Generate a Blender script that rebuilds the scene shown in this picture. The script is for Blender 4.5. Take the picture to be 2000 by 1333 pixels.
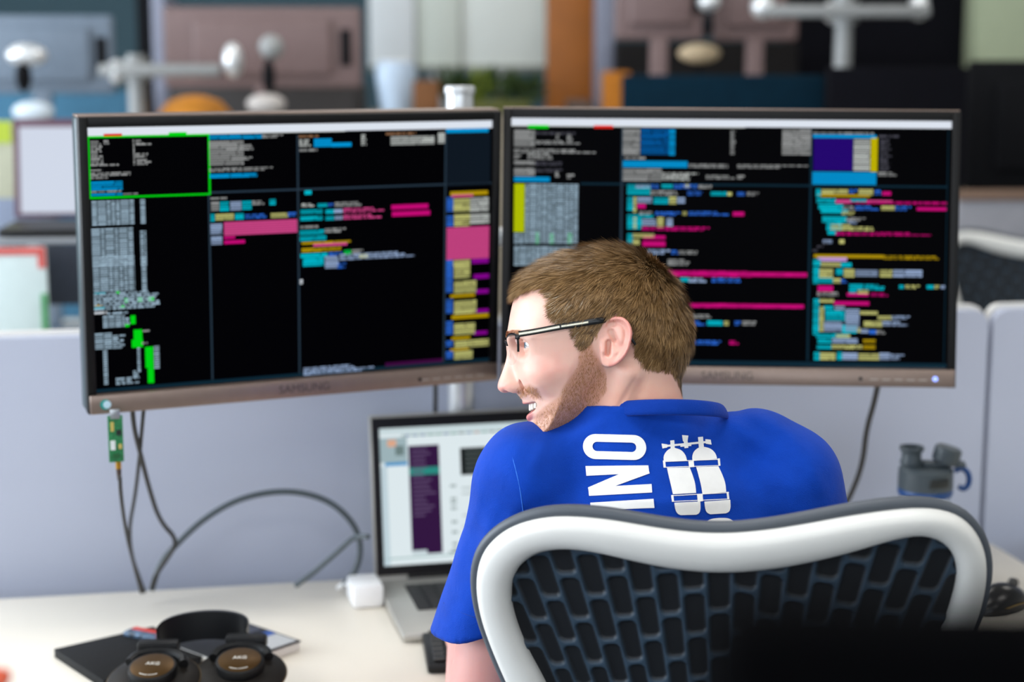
import bpy, bmesh, math, random
import numpy as np
from mathutils import Vector, Matrix
from mathutils.bvhtree import BVHTree
for o in list(bpy.data.objects): bpy.data.objects.remove(o, do_unlink=True)
S = bpy.context.scene
C = S.collection
R = math.radians
# ------------------------------------------------------------------ camera
FPX, TH, HC = 3300.0, R(9.56), 1.52
cam = bpy.data.cameras.new('camera'); camo = bpy.data.objects.new('camera', cam); C.objects.link(camo)
cam.sensor_width = 36.0; cam.lens = FPX*36/2000
camo.location = (0, 0, HC); camo.rotation_euler = (R(90)-TH, 0, 0)
cam.clip_start = 0.05
cam.dof.use_dof = True; cam.dof.focus_distance = 1.772; cam.dof.aperture_fstop = 2.9
S.camera = camo
def pt(px, py, t):
    """world point seen at photo pixel (px,py) at distance t along the optical axis"""
    u = (px-1000)/FPX; v = -(py-666.5)/FPX; c, s = math.cos(TH), math.sin(TH)
    return Vector((u*t, (c+v*s)*t, HC+(-s+v*c)*t))
def on_z(px, py, z):
    d = pt(px, py, 1)-Vector((0, 0, HC)); k = (z-HC)/d.z
    return Vector((0, 0, HC))+d*k
# ------------------------------------------------------------------ light
W = bpy.data.worlds.new('World'); S.world = W; W.use_nodes = True
W.node_tree.nodes['Background'].inputs[0].default_value = (0.62, 0.76, 1.0, 1)
W.node_tree.nodes['Background'].inputs[1].default_value = 1.0
def area(name, loc, rot, sx, sy, power, col=(1, 1, 1), parent=None):
    l = bpy.data.lights.new(name, 'AREA'); l.shape = 'RECTANGLE'; l.size = sx; l.size_y = sy
    l.energy = power; l.color = col
    o = bpy.data.objects.new(name, l); C.objects.link(o); o.location = loc; o.rotation_euler = rot
    if parent: o.parent = parent
    return o
# daylight through the big windows of the left wall and of the wall behind the camera
area('daylight_left', (-4.85, 2.2, 1.75), (0, R(-90), 0), 1.7, 5.4, 330, (0.84, 0.92, 1.0))
area('daylight_rear', (-0.5, -3.85, 1.9), (R(90), 0, 0), 6.0, 1.5, 110, (0.86, 0.93, 1.0))
S.view_settings.view_transform = 'Standard'; S.view_settings.look = 'None'
S.view_settings.exposure = 0.0; S.view_settings.gamma = 1.0; S.view_settings.use_curve_mapping = False
# ------------------------------------------------------------------ materials
def lin(c):
    return tuple(((v/255)/12.92 if v/255 <= .04045 else ((v/255+.055)/1.055)**2.4) for v in c)
MATS = {}
def mat(name, rgb, rough=.5, metal=0., var=.06, scale=30., bump=0., bscale=200., spec=.5, alpha=1., trans=0., sss=0., emit=None, estr=1., coat=0.):
    """procedural material: colour from a noise ramp round rgb (sRGB 0-255), optional fine bump"""
    if name in MATS: return MATS[name]
    m = bpy.data.materials.new(name); m.use_nodes = True; nt = m.node_tree; b = nt.nodes['Principled BSDF']
    c = lin(rgb)
    tc = nt.nodes.new('ShaderNodeTexCoord')
    if var > 0:
        n = nt.nodes.new('ShaderNodeTexNoise'); n.inputs['Scale'].default_value = scale; n.inputs['Detail'].default_value = 3
        nt.links.new(tc.outputs['Object'], n.inputs['Vector'])
        r = nt.nodes.new('ShaderNodeValToRGB'); r.color_ramp.elements[0].position = .3; r.color_ramp.elements[1].position = .7
        r.color_ramp.elements[0].color = tuple(max(0, v*(1-var)) for v in c)+(1,)
        r.color_ramp.elements[1].color = tuple(min(1, v*(1+var)) for v in c)+(1,)
        nt.links.new(n.outputs['Fac'], r.inputs['Fac']); nt.links.new(r.outputs['Color'], b.inputs['Base Color'])
    else: b.inputs['Base Color'].default_value = c+(1,)
    b.inputs['Roughness'].default_value = rough; b.inputs['Metallic'].default_value = metal
    b.inputs['Specular IOR Level'].default_value = spec
    b.inputs['Alpha'].default_value = alpha; b.inputs['Transmission Weight'].default_value = trans
    b.inputs['Coat Weight'].default_value = coat
    if sss: b.inputs['Subsurface Weight'].default_value = sss; b.inputs['Subsurface Radius'].default_value = (1, .35, .2); b.inputs['Subsurface Scale'].default_value = .006
    if emit: b.inputs['Emission Color'].default_value = lin(emit)+(1,); b.inputs['Emission Strength'].default_value = estr
    if bump > 0:
        n2 = nt.nodes.new('ShaderNodeTexNoise'); n2.inputs['Scale'].default_value = bscale; n2.inputs['Detail'].default_value = 2
        nt.links.new(tc.outputs['Object'], n2.inputs['Vector'])
        bp = nt.nodes.new('ShaderNodeBump'); bp.inputs['Strength'].default_value = bump; bp.inputs['Distance'].default_value = .002
        nt.links.new(n2.outputs['Fac'], bp.inputs['Height']); nt.links.new(bp.outputs['Normal'], b.inputs['Normal'])
    MATS[name] = m; return m
def attr_mat(name, attr='col', rough=.5, spec=.4, sss=0., emit=0., bump=0., bscale=400., mult=1.):
    """material whose colour is the mesh's own colour attribute"""
    if name in MATS: return MATS[name]
    m = bpy.data.materials.new(name); m.use_nodes = True; nt = m.node_tree; b = nt.nodes['Principled BSDF']
    a = nt.nodes.new('ShaderNodeAttribute'); a.attribute_name = attr
    b.inputs['Roughness'].default_value = rough; b.inputs['Specular IOR Level'].default_value = spec
    if emit:
        b.inputs['Base Color'].default_value = (0, 0, 0, 1)
        nt.links.new(a.outputs['Color'], b.inputs['Emission Color']); b.inputs['Emission Strength'].default_value = emit
    else: nt.links.new(a.outputs['Color'], b.inputs['Base Color'])
    if sss: b.inputs['Subsurface Weight'].default_value = sss; b.inputs['Subsurface Radius'].default_value = (1, .35, .2); b.inputs['Subsurface Scale'].default_value = .005
    if bump:
        tc = nt.nodes.new('ShaderNodeTexCoord'); n2 = nt.nodes.new('ShaderNodeTexNoise'); n2.inputs['Scale'].default_value = bscale
        nt.links.new(tc.outputs['Object'], n2.inputs['Vector'])
        bp = nt.nodes.new('ShaderNodeBump'); bp.inputs['Strength'].default_value = bump; bp.inputs['Distance'].default_value = .001
        nt.links.new(n2.outputs['Fac'], bp.inputs['Height']); nt.links.new(bp.outputs['Normal'], b.inputs['Normal'])
    MATS[name] = m; return m
# ------------------------------------------------------------------ object helpers
def empty(name, loc=(0, 0, 0), rz=0., label=None, cat=None, group=None, rot=None):
    o = bpy.data.objects.new(name, None); o.empty_display_size = .05; C.objects.link(o); o.location = loc
    o.rotation_euler = rot if rot else (0, 0, rz)
    tag(o, label, cat, group); return o
def tag(o, label=None, cat=None, group=None, kind=None):
    if label: o['label'] = label
    if cat: o['category'] = cat
    if group: o['group'] = group
    if kind: o['kind'] = kind
    return o
def link(name, me, m, parent=None, smooth=False, loc=None):
    if m is not None and not me.materials: me.materials.append(m)
    if smooth: me.shade_smooth()
    o = bpy.data.objects.new(name, me); C.objects.link(o)
    if parent is not None: o.parent = parent
    if loc is not None: o.location = loc
    return o
class MB:
    def __init__(s): s.bm = bmesh.new()
    def box(s, cx, cy, cz, sx, sy, sz, bev=0., rot=None, seg=2):
        t = bmesh.new(); bmesh.ops.create_cube(t, size=1)
        bmesh.ops.scale(t, vec=(sx, sy, sz), verts=t.verts)
        if bev > 0: bmesh.ops.bevel(t, geom=list(t.edges), offset=min(bev, .49*min(sx, sy, sz)), segments=seg, affect='EDGES', profile=.5)
        s._add(t, Matrix.Translation((cx, cy, cz)) @ (rot if rot else Matrix())); return s
    def _add(s, t, mx):
        bmesh.ops.transform(t, matrix=mx, verts=t.verts)
        me = bpy.data.meshes.new('t'); t.to_mesh(me); t.free(); s.bm.from_mesh(me); bpy.data.meshes.remove(me)
    def cyl(s, p0, p1, r0, r1=None, n=20, cap=True):
        r1 = r0 if r1 is None else r1; p0 = Vector(p0); p1 = Vector(p1); d = p1-p0
        t = bmesh.new(); bmesh.ops.create_cone(t, cap_ends=cap, segments=n, radius1=max(r0, 1e-5), radius2=max(r1, 1e-5), depth=d.length)
        s._add(t, Matrix.Translation((p0+p1)/2) @ d.to_track_quat('Z', 'Y').to_matrix().to_4x4()); return s
    def sph(s, c, r, n=16, sc=(1, 1, 1)):
        t = bmesh.new(); bmesh.ops.create_uvsphere(t, u_segments=n, v_segments=max(6, n*2//3), radius=r)
        s._add(t, Matrix.Translation(c) @ Matrix.Diagonal((*sc, 1))); return s
    def lathe(s, prof, n=28, mx=None):
        vs = []
        for r, z in prof: vs.append([s.bm.verts.new(((mx or Matrix()) @ Vector((r*math.cos(2*math.pi*i/n), r*math.sin(2*math.pi*i/n), z)))) for i in range(n)])
        for a, b in zip(vs[:-1], vs[1:]):
            for i in range(n): s.bm.faces.new((a[i], a[(i+1) % n], b[(i+1) % n], b[i]))
        s.bm.faces.new(list(reversed(vs[0]))); s.bm.faces.new(vs[-1]); return s
    def tube(s, pts, r, n=10, closed=False, smooth=0, flat=None):
        pts = [Vector(p) for p in pts]
        for _ in range(smooth): pts = chaikin(pts, closed)
        N = len(pts); rings = []; up = Vector((0, 0, 1)); prev = None
        for i, p in enumerate(pts):
            a = pts[(i-1) % N] if (closed or i > 0) else p; b = pts[(i+1) % N] if (closed or i < N-1) else p
            d = (b-a).normalized()
            if prev is None:
                x = d.cross(up)
                if x.length < .1: x = d.cross(Vector((0, 1, 0)))
            else: x = prev-d*prev.dot(d)
            x.normalize(); prev = x; y = d.cross(x)
            rr = r(i/(N-1)) if callable(r) else r
            fy = flat if flat else 1.
            rings.append([s.bm.verts.new(p+(x*math.cos(2*math.pi*k/n)+y*math.sin(2*math.pi*k/n)*fy)*rr) for k in range(n)])
        for i in range(N if closed else N-1):
            a, b = rings[i], rings[(i+1) % N]
            for k in range(n): s.bm.faces.new((a[k], a[(k+1) % n], b[(k+1) % n], b[k]))
        if not closed: s.bm.faces.new(list(reversed(rings[0]))); s.bm.faces.new(rings[-1])
        return s
    def prism(s, poly, z0, z1, mx=None):
        mx = mx or Matrix()
        a = [s.bm.verts.new(mx @ Vector((x, y, z0))) for x, y in poly]; b = [s.bm.verts.new(mx @ Vector((x, y, z1))) for x, y in poly]
        n = len(poly); s.bm.faces.new(list(reversed(a))); s.bm.faces.new(b)
        for i in range(n): s.bm.faces.new((a[i], a[(i+1) % n], b[(i+1) % n], b[i]))
        return s
    def quad(s, *v): s.bm.faces.new([s.bm.verts.new(p) for p in v]); return s
    def mesh(s, name, smooth=False, angle=35):
        bmesh.ops.recalc_face_normals(s.bm, faces=s.bm.faces)
        me = bpy.data.meshes.new(name); s.bm.to_mesh(me); s.bm.free()
        if smooth:
            me.shade_smooth(); me.set_sharp_from_angle(angle=R(angle))
        return me
    def build(s, name, m, parent=None, smooth=True, angle=35, loc=None):
        return link(name, s.mesh(name, smooth, angle), m, parent, loc=loc)
def chaikin(p, closed=False):
    o = [] if closed else [p[0]]
    n = len(p)
    for i in range(n if closed else n-1):
        a, b = p[i], p[(i+1) % n]; o += [a*.75+b*.25, a*.25+b*.75]
    if not closed: o.append(p[-1])
    return o
def dup(root, loc=None, rz=None, label=None):
    r = root.copy(); C.objects.link(r)
    if loc is not None: r.location = loc
    if rz is not None: r.rotation_euler = (0, 0, rz)
    if label: r['label'] = label
    for ch in list(root.children):
        c = ch.copy(); C.objects.link(c); c.parent = r
        for g in list(ch.children):
            d = g.copy(); C.objects.link(d); d.parent = c
    return r
def text_mesh(txt, size, extrude=.0002):
    cu = bpy.data.curves.new('lettering', 'FONT'); cu.body = txt; cu.size = size; cu.extrude = extrude; cu.align_x = 'CENTER'; cu.align_y = 'CENTER'
    o = bpy.data.objects.new('lettering', cu); C.objects.link(o)
    dg = bpy.context.evaluated_depsgraph_get(); me = bpy.data.meshes.new_from_object(o.evaluated_get(dg))
    bpy.data.objects.remove(o, do_unlink=True); return me
def arrays_mesh(name, v, f, m=None, cols=None, smooth=True):
    """mesh from numpy verts (n,3) and quads/tris (k,4|3); optional point colours"""
    me = bpy.data.meshes.new(name); me.vertices.add(len(v)); me.vertices.foreach_set('co', np.asarray(v, np.float32).ravel())
    k = f.shape[1]; me.loops.add(f.size); me.loops.foreach_set('vertex_index', f.ravel().astype(np.int32))
    me.polygons.add(len(f)); me.polygons.foreach_set('loop_start', np.arange(0, f.size, k, dtype=np.int32))
    me.update(calc_edges=True); me.validate()
    if smooth: me.shade_smooth()
    if cols is not None:
        a = me.color_attributes.new('col', 'FLOAT_COLOR', 'POINT')
        c = np.ones((len(v), 4), np.float32); c[:, :3] = cols; a.data.foreach_set('color', c.ravel())
    if m: me.materials.append(m)
    return me
# ------------------------------------------------------------------ room
m_carpet = mat('carpet', (92, 96, 104), .95, var=.25, scale=60, bump=.4, bscale=300)
m_wall = mat('wall_paint', (214, 214, 208), .8, var=.03)
m_ceil = mat('ceiling_tile', (232, 232, 230), .9, var=.03, bump=.2)
m_glass = mat('window_glass', (235, 245, 250), .03, var=0, trans=1., alpha=.25)
m_alu = mat('aluminium', (190, 194, 198), .38, 1., var=.03)
X0, X1, Y0, Y1, ZC = -5.0, 6.0, -4.0, 8.6, 3.1
def struct(name, mb, m): return tag(mb.build(name, m, smooth=False), kind='structure')
struct('floor', MB().box((X0+X1)/2, (Y0+Y1)/2, -.05, X1-X0+.4, Y1-Y0+.4, .1), m_carpet)
struct('ceiling', MB().box((X0+X1)/2, (Y0+Y1)/2, ZC+.05, X1-X0+.4, Y1-Y0+.4, .1), m_ceil)
struct('wall_back', MB().box((X0+X1)/2, Y1+.1, ZC/2, X1-X0, .2, ZC), mat('back_wall_paint', (58, 84, 94), .8, var=.05))
struct('wall_right', MB().box(X1+.1, (Y0+Y1)/2, ZC/2, .2, Y1-Y0+.4, ZC), m_wall)
w = MB()   # left wall with a long window opening (y -0.5..4.9, z .9..2.6)
w.box(X0-.1, (Y0+Y1)/2, .45, .2, Y1-Y0+.4, .9).box(X0-.1, (Y0+Y1)/2, 2.85, .2, Y1-Y0+.4, .5)
w.box(X0-.1, (Y0-.5)/2-.1, 1.75, .2, -.5-Y0+.2, 1.7).box(X0-.1, (4.9+Y1)/2+.1, 1.75, .2, Y1-4.9+.2, 1.7)
struct('wall_left', w, m_wall)
w = MB()   # rear wall with a window opening (x -3.5..2.5, z 1.15..2.65)
w.box((X0+X1)/2, Y0-.1, .575, X1-X0, .2, 1.15).box((X0+X1)/2, Y0-.1, 2.875, X1-X0, .2, .45)
w.box((X0-3.5)/2, Y0-.1, 1.9, -3.5-X0, .2, 1.5).box((X1+2.5)/2, Y0-.1, 1.9, X1-2.5, .2, 1.5)
struct('wall_front', w, m_wall)
for nm, horiz in (('window_1', False), ('window_2', True)):
    fr = MB()
    for k in range(7):
        if horiz: fr.box(-3.5+k, Y0-.1, 1.9, .05, .08, 1.5)
        elif k < 6: fr.box(X0-.1, -.5+k*1.08, 1.75, .08, .05, 1.7)
    if horiz: fr.box(-.5, Y0-.1, 1.17, 6, .08, .05).box(-.5, Y0-.1, 2.63, 6, .08, .05)
    else: fr.box(X0-.1, 2.2, .92, .08, 5.4, .05).box(X0-.1, 2.2, 2.58, .08, 5.4, .05)
    f = struct(nm, fr, m_alu)
    g = MB()
    if horiz: g.box(-.5, Y0-.12, 1.9, 5.95, .006, 1.45)
    else: g.box(X0-.12, 2.2, 1.75, .006, 5.35, 1.65)
    g.build('pane', m_glass, f, smooth=False)
# ceiling luminaires: each a recessed panel with its own lamp
m_diff = mat('lamp_diffuser', (255, 252, 245), .5, var=0, emit=(255, 250, 240), estr=1.4)
i = 0
for lx in (-2.6, .1, 2.8):
    for ly in (-1.2, 1.35, 3.9, 6.4):
        e = empty('ceiling_light', (lx, ly, ZC), label='recessed square ceiling light panel above the office desks', cat='ceiling light', group='ceiling light panels')
        MB().box(0, 0, -.01, 1.24, .64, .03, .004).build('lamp_frame', m_alu, e, smooth=False)
        MB().box(0, 0, -.024, 1.18, .58, .006).build('diffuser', m_diff, e, smooth=False)
        area('lamp_light', (0, 0, -.035), (0, 0, 0), 1.15, .55, 17 if ly < 4 else 6, (1, .965, .92), e)
# ------------------------------------------------------------------ desk and partition of the pod (turned 10.5 deg against the camera)
YAW = R(10.5); E1 = Vector((math.cos(YAW), math.sin(YAW), 0)); E2 = Vector((-math.sin(YAW), math.cos(YAW), 0))
DO = Vector((.79, 2.685, 0))          # rear right corner of the desk
def dk(a, b, z=0.): return DO+E1*a+E2*b+Vector((0, 0, z))
m_desk = mat('desk_laminate', (226, 219, 206), .42, var=.015, scale=4, spec=.4)
m_leg = mat('desk_leg_grey', (150, 153, 158), .45, .6, var=.03)
d = empty('desk', dk(-.9, -.38), YAW, 'long white office desk under the two monitors', 'desk')
MB().box(0, 0, .7175, 1.8, .76, .025, .003).build('desktop', m_desk, d, angle=30)
for sx in (-1, 1):
    MB().box(sx*.8, .1, .36, .06, .06, .69, .004).box(sx*.8, 0, .015, .07, .68, .03, .006).build('leg', m_leg, d, angle=30)
MB().box(0, .1, .66, 1.54, .04, .05, .003).build('crossbar', m_leg, d, angle=30)
d2 = empty('desk', dk(1.02, -.44), YAW, 'neighbouring white desk of which only a corner shows at right', 'desk')
MB().box(0, 0, .7175, 1.8, .76, .025, .003).build('desktop', m_desk, d2, angle=30)
d2.location = dk(.945, -.435)
for sx in (-1, 1):
    MB().box(sx*.8, .1, .36, .06, .06, .69, .004).box(sx*.8, 0, .015, .07, .68, .03, .006).build('leg', m_leg, d2, angle=30)
m_part = mat('partition_fabric', (184, 190, 208), .85, var=.03, scale=900, bump=.15, bscale=1500, spec=.2)
m_partrim = mat('partition_trim', (222, 220, 216), .5, var=.02)
def panel(a0, a1, z0=.42, z1=1.115, back=.085, r=.025, label='', name='partition_panel'):
    """upholstered screen panel: fabric pad with rounded top corners and a pale edge trim behind it"""
    e = empty(name, dk((a0+a1)/2, back), YAW, label, 'partition', 'desk partition panels')
    def outline(w, zt, rr):
        p = [(-w/2, z0), (w/2, z0)]
        for k in range(7): a = k*math.pi/12; p.append((w/2-rr+rr*math.cos(a), zt-rr+rr*math.sin(a)))
        for k in range(7): a = math.pi/2+k*math.pi/12; p.append((-w/2+rr+rr*math.cos(a), zt-rr+rr*math.sin(a)))
        return p
    mx = Matrix.Rotation(R(90), 4, 'X')
    w_ = a1-a0-.006
    for nm, th0, th1, sh, mm in (('pad', .0, .020, .007, m_part), ('trim', -.014, .0, 0, m_partrim)):
        mb = MB().prism(outline(w_-.5*sh, z1-sh, r), th0, th1, mx)
        bmesh.ops.bevel(mb.bm, geom=[ed for ed in mb.bm.edges if len(ed.link_faces) == 2 and ed.calc_face_angle(0) > 1.], offset=.005, segments=3, affect='EDGES', profile=.5)
        mb.build(nm, mm, e, angle=40)
    MB().box(-w_/2+.1, 0, z0/2+.02, .04, .02, z0+.04).box(w_/2-.1, 0, z0/2+.02, .04, .02, z0+.04).build('foot', m_leg, e, smooth=False)
    return e
panel(-1.72, -.874, label='pale blue-grey partition panel behind the left monitor and hanging cables')
panel(-.874, .012, label='pale blue-grey partition panel behind the right monitor and water bottle')
panel(.012, .90, label='pale blue-grey partition panel at the far right edge')
SCR_L = """sr -2519 1566 -2292 1597|sn -1709 1561 -1483 1599|tg -2683 1214 -2526 1517|tg -2522 1462 -2446 1522|tg -2162 1194 -2131 1523|tg -2127 1452 -2005 1521|tg -2120 1444 -1929 1474|tg -2132 1290 -1894 1352|tg -2119 1198 -1919 1275|tg -2689 1196 -2342 1227|tg -2691 1138 -2548 1161|tg -2692 1073 -2054 1124|tg -2694 1038 -2460 1069|dB -2690 896 -2304 1013|dB -2693 826 -2307 867|tg -2692 869 -2321 893|tg -2299 831 -2115 857|dT -2694 456 -2161 772|dT -2091 456 -2014 774|dT -2708 -61 -2173 425|dT -2104 -81 -2019 377|dT -2705 -386 -2176 67|dT -2098 -408 -2028 48|tT -2708 -621 -1841 -396|dC -2698 -414 -2561 -383|dC -2704 -601 -2567 -571|sO -2703 -565 -2604 -539|sn -2430 -417 -2384 -388|sn -2325 -537 -2279 -481|sn -2154 -539 -2100 -476|sn -2021 -543 -1951 -484|sn -2382 -605 -2320 -565|tW -2706 -671 -2546 -627|tT -2546 -680 -2283 -648|dT -2603 -851 -2318 -688|tT -2318 -823 -2256 -728|sn -2255 -820 -2193 -708|sn -2327 -851 -2273 -807|dT -2711 -1123 -2488 -906|tT -2488 -1126 -2326 -943|sn -2222 -1055 -2113 -895|sn -2249 -1127 -2108 -1023|tg -2103 -935 -2017 -903|tg -2123 -1093 -2045 -1061|dT -2615 -1588 -2553 -1130|dT -2184 -1434 -2137 -1128|tT -2244 -1512 -2143 -1423|tT -2465 -1600 -2145 -1503|sn -2082 -1404 -1979 -1130|sn -2057 -1607 -1978 -1405|dT -1971 -1427 -1892 -1121|dB -1193 1500 -503 1561|tg -503 1501 -209 1551|dg -1197 1166 -749 1482|tg -748 1350 -586 1429|tg -750 1225 -621 1272|tg -1201 1085 -40 1136|dB -1195 1006 -576 1061|tg -1193 729 -977 763|dg -1187 584 -1083 705|dC -1075 579 -954 706|dL -938 581 -793 705|dC -785 583 -655 703|tg -646 640 -433 704|dC -417 634 -335 714|dC -1198 450 -1142 553|dY -1134 460 -892 547|dC -876 460 -763 547|tb -746 466 -403 530|dY -403 462 -171 531|tb -171 471 -46 531|sk -1024 260 -48 437|dL -1201 281 -1048 424|dL -1196 146 -1051 257|sP -1026 218 -881 250|sP -1027 151 -752 196|tw -17 1496 256 1531|tG -9 1377 181 1479|sB 189 1372 432 1481|sB 432 1369 703 1422|tg -10 1312 238 1355|tG 839 1375 925 1527|tw 1183 1502 1610 1542|dG 1252 1371 1875 1490|dG 1928 1378 2026 1526|sC 58 754 151 807|tG 15 591 233 640|dC 233 585 368 633|tb 377 580 462 629|tg 470 576 1019 642|dC -1 498 300 558|dC 342 491 461 548|dL 461 495 580 547|tk 589 492 1263 558|sP 1263 509 1793 572|dC -2 409 300 469|dC 342 402 461 459|dL 469 405 580 457|tk 589 402 1263 467|sP 1272 418 1821 480|tg -3 304 240 348|dC -12 221 324 286|tg 332 235 622 300|dC -13 139 349 204|dO 11 93 699 130|sk 170 61 639 107|dO 10 -10 553 50|dC -7 -82 364 -24|tb 382 -77 587 -23|sN 595 -77 699 -6|tg 707 -67 863 -1|tL 535 -142 1672 -55|dY 811 -123 932 -73|dC 25 -198 313 -86|dL 330 -211 518 -99|dC 42 -164 313 -62|dL 330 -242 501 -74|tb 500 -250 638 -173|tW -18 -435 40 -365|tL 21 -1673 1161 -1566|sv 1179 -1639 2028 -1587|sB 2043 1519 2665 1573|sO 2114 666 2669 722|sk 2133 644 2450 683|db 2062 449 2161 651|dY 2161 443 2406 625|dG 2406 441 2681 632|db 2064 247 2163 399|dY 2172 240 2409 405|dG 2408 271 2693 404|sk 2067 -215 2698 232|sV 2443 -284 2693 -219|db 2069 -300 2160 -227|dY 2169 -309 2416 -219|db 2062 -671 2162 -209|db 2066 -963 2167 -757|db 2069 -1258 2170 -1067|db 2071 -1435 2172 -1344|db 2073 -1602 2174 -1492|dY 2179 -476 2417 -219|sV 2453 -276 2693 -219|sV 2474 -500 2705 -435|dY 2182 -688 2513 -516|sV 2514 -709 2699 -651|sO 2128 -743 2496 -703|dY 2185 -979 2517 -792|sV 2517 -978 2703 -929|sO 2150 -1048 2705 -995|dY 2188 -1273 2502 -1108|sV 2484 -1290 2689 -1241|sO 2153 -1339 2430 -1299|dY 2200 -1460 2729 -1355|sO 2136 -1495 2413 -1463|dY 2192 -1621 2470 -1502"""
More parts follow.
